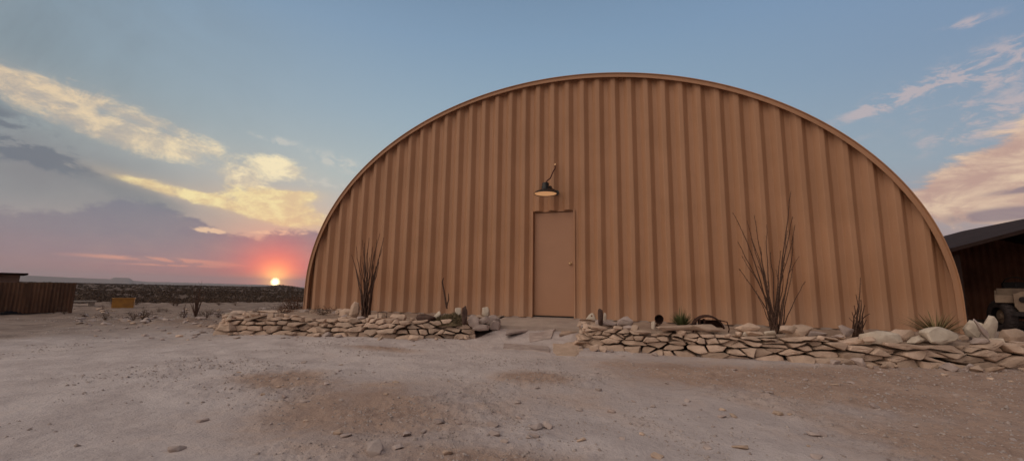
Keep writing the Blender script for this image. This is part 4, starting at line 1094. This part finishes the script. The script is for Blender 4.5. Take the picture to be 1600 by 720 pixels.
# cosine of azimuth from the sun (horizontal)
hl = T.math('MAXIMUM', T.vmath('LENGTH', T.comb(dx, dy, 0)), 1e-4)
caz = T.math('DIVIDE', T.math('ADD', T.math('MULTIPLY', dx, sin(sun_az)), T.math('MULTIPLY', dy, cos(sun_az))), hl)
west = T.mr(caz, -.6, 1., 0., 1.)
ele = T.mr(el, 0, 90, 0, 1)
def er(e): return e / 90
sky_w = T.ramp(ele, [(0, lin(176, 124, 126)), (er(3), lin(168, 140, 146)), (er(8), lin(166, 168, 172)), (er(14), lin(166, 184, 188)), (er(22), lin(150, 174, 190)), (er(32), lin(130, 158, 185)), (er(40), lin(114, 141, 170)), (1, lin(104, 132, 164))])
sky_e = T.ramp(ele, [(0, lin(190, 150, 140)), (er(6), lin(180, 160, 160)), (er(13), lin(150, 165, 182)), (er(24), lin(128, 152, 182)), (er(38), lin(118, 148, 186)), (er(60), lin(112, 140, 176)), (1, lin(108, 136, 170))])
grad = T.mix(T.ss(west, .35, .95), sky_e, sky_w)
nish = T.new('ShaderNodeTexSky', sky_type='NISHITA'); nish.sun_disc = False; nish.sun_elevation = R_(2.0); nish.sun_rotation = sun_az; nish.dust_density = 2.; nish.altitude = 900
nk = T.mix(1., nish.outputs[0], (.10, .10, .10, 1), 'MULTIPLY')
sky = T.mix(1., T.mix(1., grad, (.9, .9, .9, 1), 'MULTIPLY'), T.mix(1., nk, (.22, .22, .22, 1), 'MULTIPLY'), 'ADD')
# cloud deck coordinates (plane overhead seen in perspective)
den = T.math('ADD', T.math('MAXIMUM', dz, 0.), .055)
pc = T.comb(T.math('DIVIDE', dx, den), T.math('DIVIDE', dy, den), 0)
# sun-aligned tangent frames for the cloud patches
def frame(az, e):
    az, e = R_(az), R_(e); c = (sin(az) * cos(e), cos(az) * cos(e), sin(e)); r = (cos(az), -sin(az), 0); u = tuple(np.cross(r, c)); return c, r, u
def patch(az, e, sa, se, tilt=0.):
    c, r, u = frame(az, e)
    d0 = T.math('MAXIMUM', T.vmath('DOT_PRODUCT', dirn, c), .05)
    a = T.math('DIVIDE', T.vmath('DOT_PRODUCT', dirn, r), d0); b = T.math('DIVIDE', T.vmath('DOT_PRODUCT', dirn, u), d0)
    t = R_(tilt); sa, se = math.tan(R_(sa)), math.tan(R_(se))
    A_ = T.math('MULTIPLY_ADD', a, cos(t) / sa, T.math('MULTIPLY', b, sin(t) / sa)); B_ = T.math('MULTIPLY_ADD', a, -sin(t) / se, T.math('MULTIPLY', b, cos(t) / se))
    r2 = T.math('ADD', T.math('MULTIPLY', A_, A_), T.math('MULTIPLY', B_, B_))
    return T.math('EXPONENT', T.math('MULTIPLY', r2, -1.))
def addm(lst):
    t = None
    for q in lst: t = q if t is None else T.math('ADD', t, q)
    return t
c0, r0, u0 = frame(-57, 9)
ta = T.vmath('DOT_PRODUCT', dirn, r0); tb = T.vmath('DOT_PRODUCT', dirn, u0)
tl = R_(-9)
sx_ = T.math('MULTIPLY_ADD', ta, cos(tl), T.math('MULTIPLY', tb, sin(tl))); sy_ = T.math('MULTIPLY_ADD', ta, -sin(tl), T.math('MULTIPLY', tb, cos(tl)))
streak = T.comb(T.math('MULTIPLY', sx_, 1.), T.math('MULTIPLY', sy_, 3.0), T.math('MULTIPLY', T.vmath('DOT_PRODUCT', dirn, c0), .6))
ns1 = T.noise(streak, 8., 9, .66, .6); ns2 = T.noise(streak, 21., 8, .64, .5); nf = T.noise(T.vmath('MULTIPLY', dirn, (1, 1, 1.8)), 26., 7, .66, .3); ns3 = T.noise(dirn, 5., 6, .6, .4)
nf0 = T.noise(T.vmath('MULTIPLY', dirn, (1, 1, 1.6)), 13., 8, .66, .5)
nz = T.math('ADD', T.math('ADD', T.math('MULTIPLY', ns1, .4), T.math('MULTIPLY', ns2, .2)), T.math('MULTIPLY', nf0, .4))
nz = T.math('MULTIPLY_ADD', T.math('SUBTRACT', nz, .5), 1.9, .5)
# thin grey veil to the left
veil = T.math('MULTIPLY', patch(-78, 20, 22, 13), T.ss(ns3, .3, .7, .5, 1.))
sky = T.mix(T.math('MULTIPLY', veil, .9), sky, lin(118, 129, 136))
veil2 = T.math('MULTIPLY', patch(-70, 10.2, 16, 4., -10), T.ss(ns3, .25, .7, .6, 1.))
sky = T.mix(T.math('MULTIPLY', veil2, .9), sky, lin(136, 136, 139))
# purple bank along the horizon, ragged upper edge
c1, r1, u1 = frame(-55, 5)
topc = T.new('ShaderNodeFloatCurve')
cm = topc.mapping.curves[0]
pts = [(-100, 8.5), (-78, 7.2), (-70, 6.6), (-65, 7.4), (-61.5, 8.6), (-58.5, 8.0), (-55, 6.4), (-52, 5.7), (-49, 6.6), (-46.5, 6.9), (-43, 6.7), (-30, 5.), (0, 3.), (60, 2.)]
for i, (a_, e_) in enumerate(pts):
    X_, Y_ = (a_ + 100) / 160, e_ / 12
    if i == 0: cm.points[0].location = (X_, Y_)
    elif i == len(pts) - 1: cm.points[-1].location = (X_, Y_)
    else: cm.points.new(X_, Y_)
topc.mapping.update(); T.put(topc.inputs[1], T.mr(azd, -100, 60, 0, 1))
te = T.math('MULTIPLY', topc.outputs[0], 12.)
dd = T.math('SUBTRACT', T.math('ADD', te, T.math('MULTIPLY', T.math('SUBTRACT', T.math('ADD', T.math('MULTIPLY', nf, .6), T.math('MULTIPLY', ns1, .4)), .5), 4.6)), el)
bank = T.math('MULTIPLY', T.math('MULTIPLY', T.ss(dd, -.25, .55), T.mr(nf, .3, .7, .78, .95)), T.ss(west, .1, .6))
bankc = T.ramp(T.mr(el, 0, 9, 0, 1), [(0, lin(170, 122, 128)), (.12, lin(172, 126, 130)), (.3, lin(158, 130, 138)), (.55, lin(140, 130, 140)), (1, lin(124, 128, 140))])
bankc = T.mix(T.ss(azd, -62, -76, 0, .35), bankc, lin(134, 122, 128))
# lit cream clouds
lit = addm([patch(-71, 17.2, 5., 1.6, -14), patch(-64.5, 15.9, 5.0, 2.4, -12), patch(-58.5, 15.0, 4.5, 1.9, -8), patch(-48.6, 13.9, 3.6, 1.5, -14), patch(-52.3, 12.3, 3.2, 1.5, -10)])
def cm_(mask, nse, k, lo, hi, mx=1.):   # ragged cover: noise decides the edge, the patch decides the place
    return T.math('MULTIPLY', T.ss(mask, .02, .3), T.ss(T.math('ADD', nse, T.math('MULTIPLY', T.math('SUBTRACT', T.math('MINIMUM', mask, 1.), .72), k)), lo, hi, 0, mx))
shade = T.ss(T.math('ADD', T.math('MULTIPLY', nf, .45), T.math('MULTIPLY', nf0, .55)), .40, .60)
def tex(dark, light): return T.mix(shade, dark, light)
litc = T.mix(T.ss(azd, -72, -46), tex(lin(186, 172, 160), lin(230, 206, 172)), tex(lin(222, 204, 176), lin(255, 238, 196)))
halo = T.math('MULTIPLY', T.math('MINIMUM', lit, 1.), .28); sky = T.mix(halo, sky, lin(188, 180, 172))
fib = T.mr(shade, 0, 1, .62, 1.)
sky = T.mix(T.math('MULTIPLY', cm_(lit, nz, .60, .34, .66, .95), fib), sky, litc)
glowc = addm([patch(-50.2, 9.6, 6.0, 1.7, -3), patch(-47.0, 8.1, 4.6, 1.2, 0), patch(-47.3, 10.9, 3.4, .7, 5), patch(-59, 9.9, 6, .7, -10)])
sky = T.mix(T.math('MULTIPLY', T.math('MINIMUM', glowc, 1.), .42), sky, lin(232, 200, 158))
sky = T.mix(T.math('MULTIPLY', cm_(glowc, nz, .52, .30, .62, .95), fib), sky, tex(lin(240, 206, 150), lin(255, 236, 176)))
sky = T.mix(bank, sky, bankc)
# bright rims and rifts in the bank
rift = addm([patch(-55.3, 6.0, 1.9, .35, -4), patch(-48.5, 6.3, 3.2, .35, 2)])
sky = T.mix(T.ss(T.math('MULTIPLY', rift, T.ss(nz, .38, .62)), .15, .6), sky, lin(244, 208, 172))
low = addm([patch(-59, 2.55, 6.5, .26, -1), patch(-57, 2.0, 5, .12, 0), patch(-52.5, 2.25, 2.6, .10, 0), patch(-46.3, 1.95, .8, .11, 0), patch(-46.6, .95, 1., .10, 0)])
sky = T.mix(T.ss(T.math('MULTIPLY', low, T.ss(ns2, .3, .55)), .1, .75, 0, .9), sky, lin(240, 168, 142))
# dark wisps far left
dk = T.math('MULTIPLY', addm([patch(-73, 13.2, 5.5, 1.9, -12), patch(-69.5, 11.4, 4.5, .9, -10)]), T.ss(nz, .34, .62))
sky = T.mix(T.ss(dk, .02, .55, 0, .8), sky, lin(108, 116, 127))
dk2 = T.math('MULTIPLY', patch(-62, 9.2, 5.5, 1.0, -14), T.ss(ns3, .3, .6)); sky = T.mix(T.ss(dk2, .1, .9, 0, .5), sky, lin(128, 134, 138))
# right hand clouds
lr = R_(14)
nr1 = T.noise(T.vmath('MULTIPLY', dirn, (1, 1, 2.6)), 10, 9, .66, .5); nr2 = T.noise(T.vmath('MULTIPLY', dirn, (1, 1, 2.2)), 21, 8, .66, .4)
rc = addm([patch(34.5, 10.8, 7.5, 3.0, 16), patch(29.8, 9.4, 5.0, 1.8, 6), patch(40, 11, 10, 5)])
sky = T.mix(T.math('MULTIPLY', T.ss(rc, .03, .2), T.ss(T.math('ADD', rc, T.math('MULTIPLY', T.math('SUBTRACT', nr1, .5), 1.8)), .24, .6, 0, .95)), sky, T.mix(T.ss(nr1, .35, .65), lin(196, 160, 146), lin(236, 206, 176)))
rp = T.math('MULTIPLY', addm([patch(31.5, 7.3, 5., .7, 2), patch(33, 9.3, 3, .35, 3), patch(34, 5.6, 7, .5)]), T.ss(nr1, .3, .55)); sky = T.mix(T.ss(rp, .15, .7, 0, .8), sky, lin(136, 120, 132))
rw = T.math('MULTIPLY', addm([patch(24.4, 19.5, 5., 1.0, 15), patch(31.5, 20., 6., 2.0, 12), patch(31, 15.8, 5.5, 1.8, 12), patch(30.5, 24.5, 2, .5), patch(20, 16.3, 2, .6, 5)]), T.ss(nr2, .40, .64)); sky = T.mix(T.ss(rw, .03, .8, 0, .62), sky, lin(204, 184, 182))
rw2 = T.math('MULTIPLY', addm([patch(-50, 17.2, 2.5, .5, -6), patch(-42.5, 15.6, 3.5, 1., -10), patch(-44, 13, 3, .6, -12)]), T.ss(nf, .38, .66)); sky = T.mix(T.ss(rw2, .02, .7, 0, .5), sky, lin(214, 208, 196))
# sun with its glow
sdot = T.vmath('DOT_PRODUCT', dirn, tuple(SUN)); ang_ = T.math('MULTIPLY', T.math('ARCCOSINE', T.math('MINIMUM', sdot, .9999999)), 180 / pi)
def fall(s): return T.math('EXPONENT', T.math('MULTIPLY', T.math('POWER', T.math('DIVIDE', ang_, s), 1.4), -1.))
def cmul(f, c): return T.mix(1., T.comb(f, f, f), c, 'MULTIPLY')
redb = T.math('MULTIPLY', patch(-52, .6, 11, 1.6), .45); sky = T.mix(redb, sky, lin(228, 104, 104))
sky = T.mix(T.math('MULTIPLY', fall(4.3), .68), sky, lin(255, 98, 78))
sky = T.mix(T.math('MULTIPLY', fall(2.9), .9), sky, (1.7, .20, .13, 1))
sky = T.mix(T.math('MULTIPLY', patch(-48.6, .9, 4.2, .55), .55), sky, (1.1, .34, .14, 1))
sky = T.mix(T.math('MULTIPLY', fall(1.7), .95), sky, (2.6, .46, .12, 1))
sky = T.mix(fall(1.05), sky, (5., 2.4, .5, 1))
sky = T.mix(T.ss(ang_, .6, .08), sky, (22, 18, 9, 1))
# below the horizon
sky = T.mix(T.ss(el, -.4, -2.5), sky, lin(120, 95, 88))
# unseen sky: overhead and back-left brightened, right darkened, added to light wall and ground
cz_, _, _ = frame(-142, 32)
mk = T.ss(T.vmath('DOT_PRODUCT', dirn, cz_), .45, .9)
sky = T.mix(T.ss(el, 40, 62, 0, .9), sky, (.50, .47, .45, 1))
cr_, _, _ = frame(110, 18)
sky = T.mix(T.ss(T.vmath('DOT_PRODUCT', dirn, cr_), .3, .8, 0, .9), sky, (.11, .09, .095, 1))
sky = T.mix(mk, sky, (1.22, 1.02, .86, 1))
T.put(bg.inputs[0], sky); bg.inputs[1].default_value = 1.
ld = bpy.data.lights.new('sun', 'SUN'); ld.energy = .35; ld.angle = R_(1.2); ld.color = (1., .42, .2)
lo = bpy.data.objects.new('sun', ld); C.objects.link(lo); lo.rotation_euler = Vector(tuple(SUN)).to_track_quat('Z', 'Y').to_euler()

sc.view_settings.view_transform = 'Standard'; sc.view_settings.look = 'None'; sc.view_settings.exposure = 0.; sc.view_settings.gamma = 1.
sc.cycles.max_bounces = 6; sc.cycles.diffuse_bounces = 3; sc.cycles.use_denoising = True
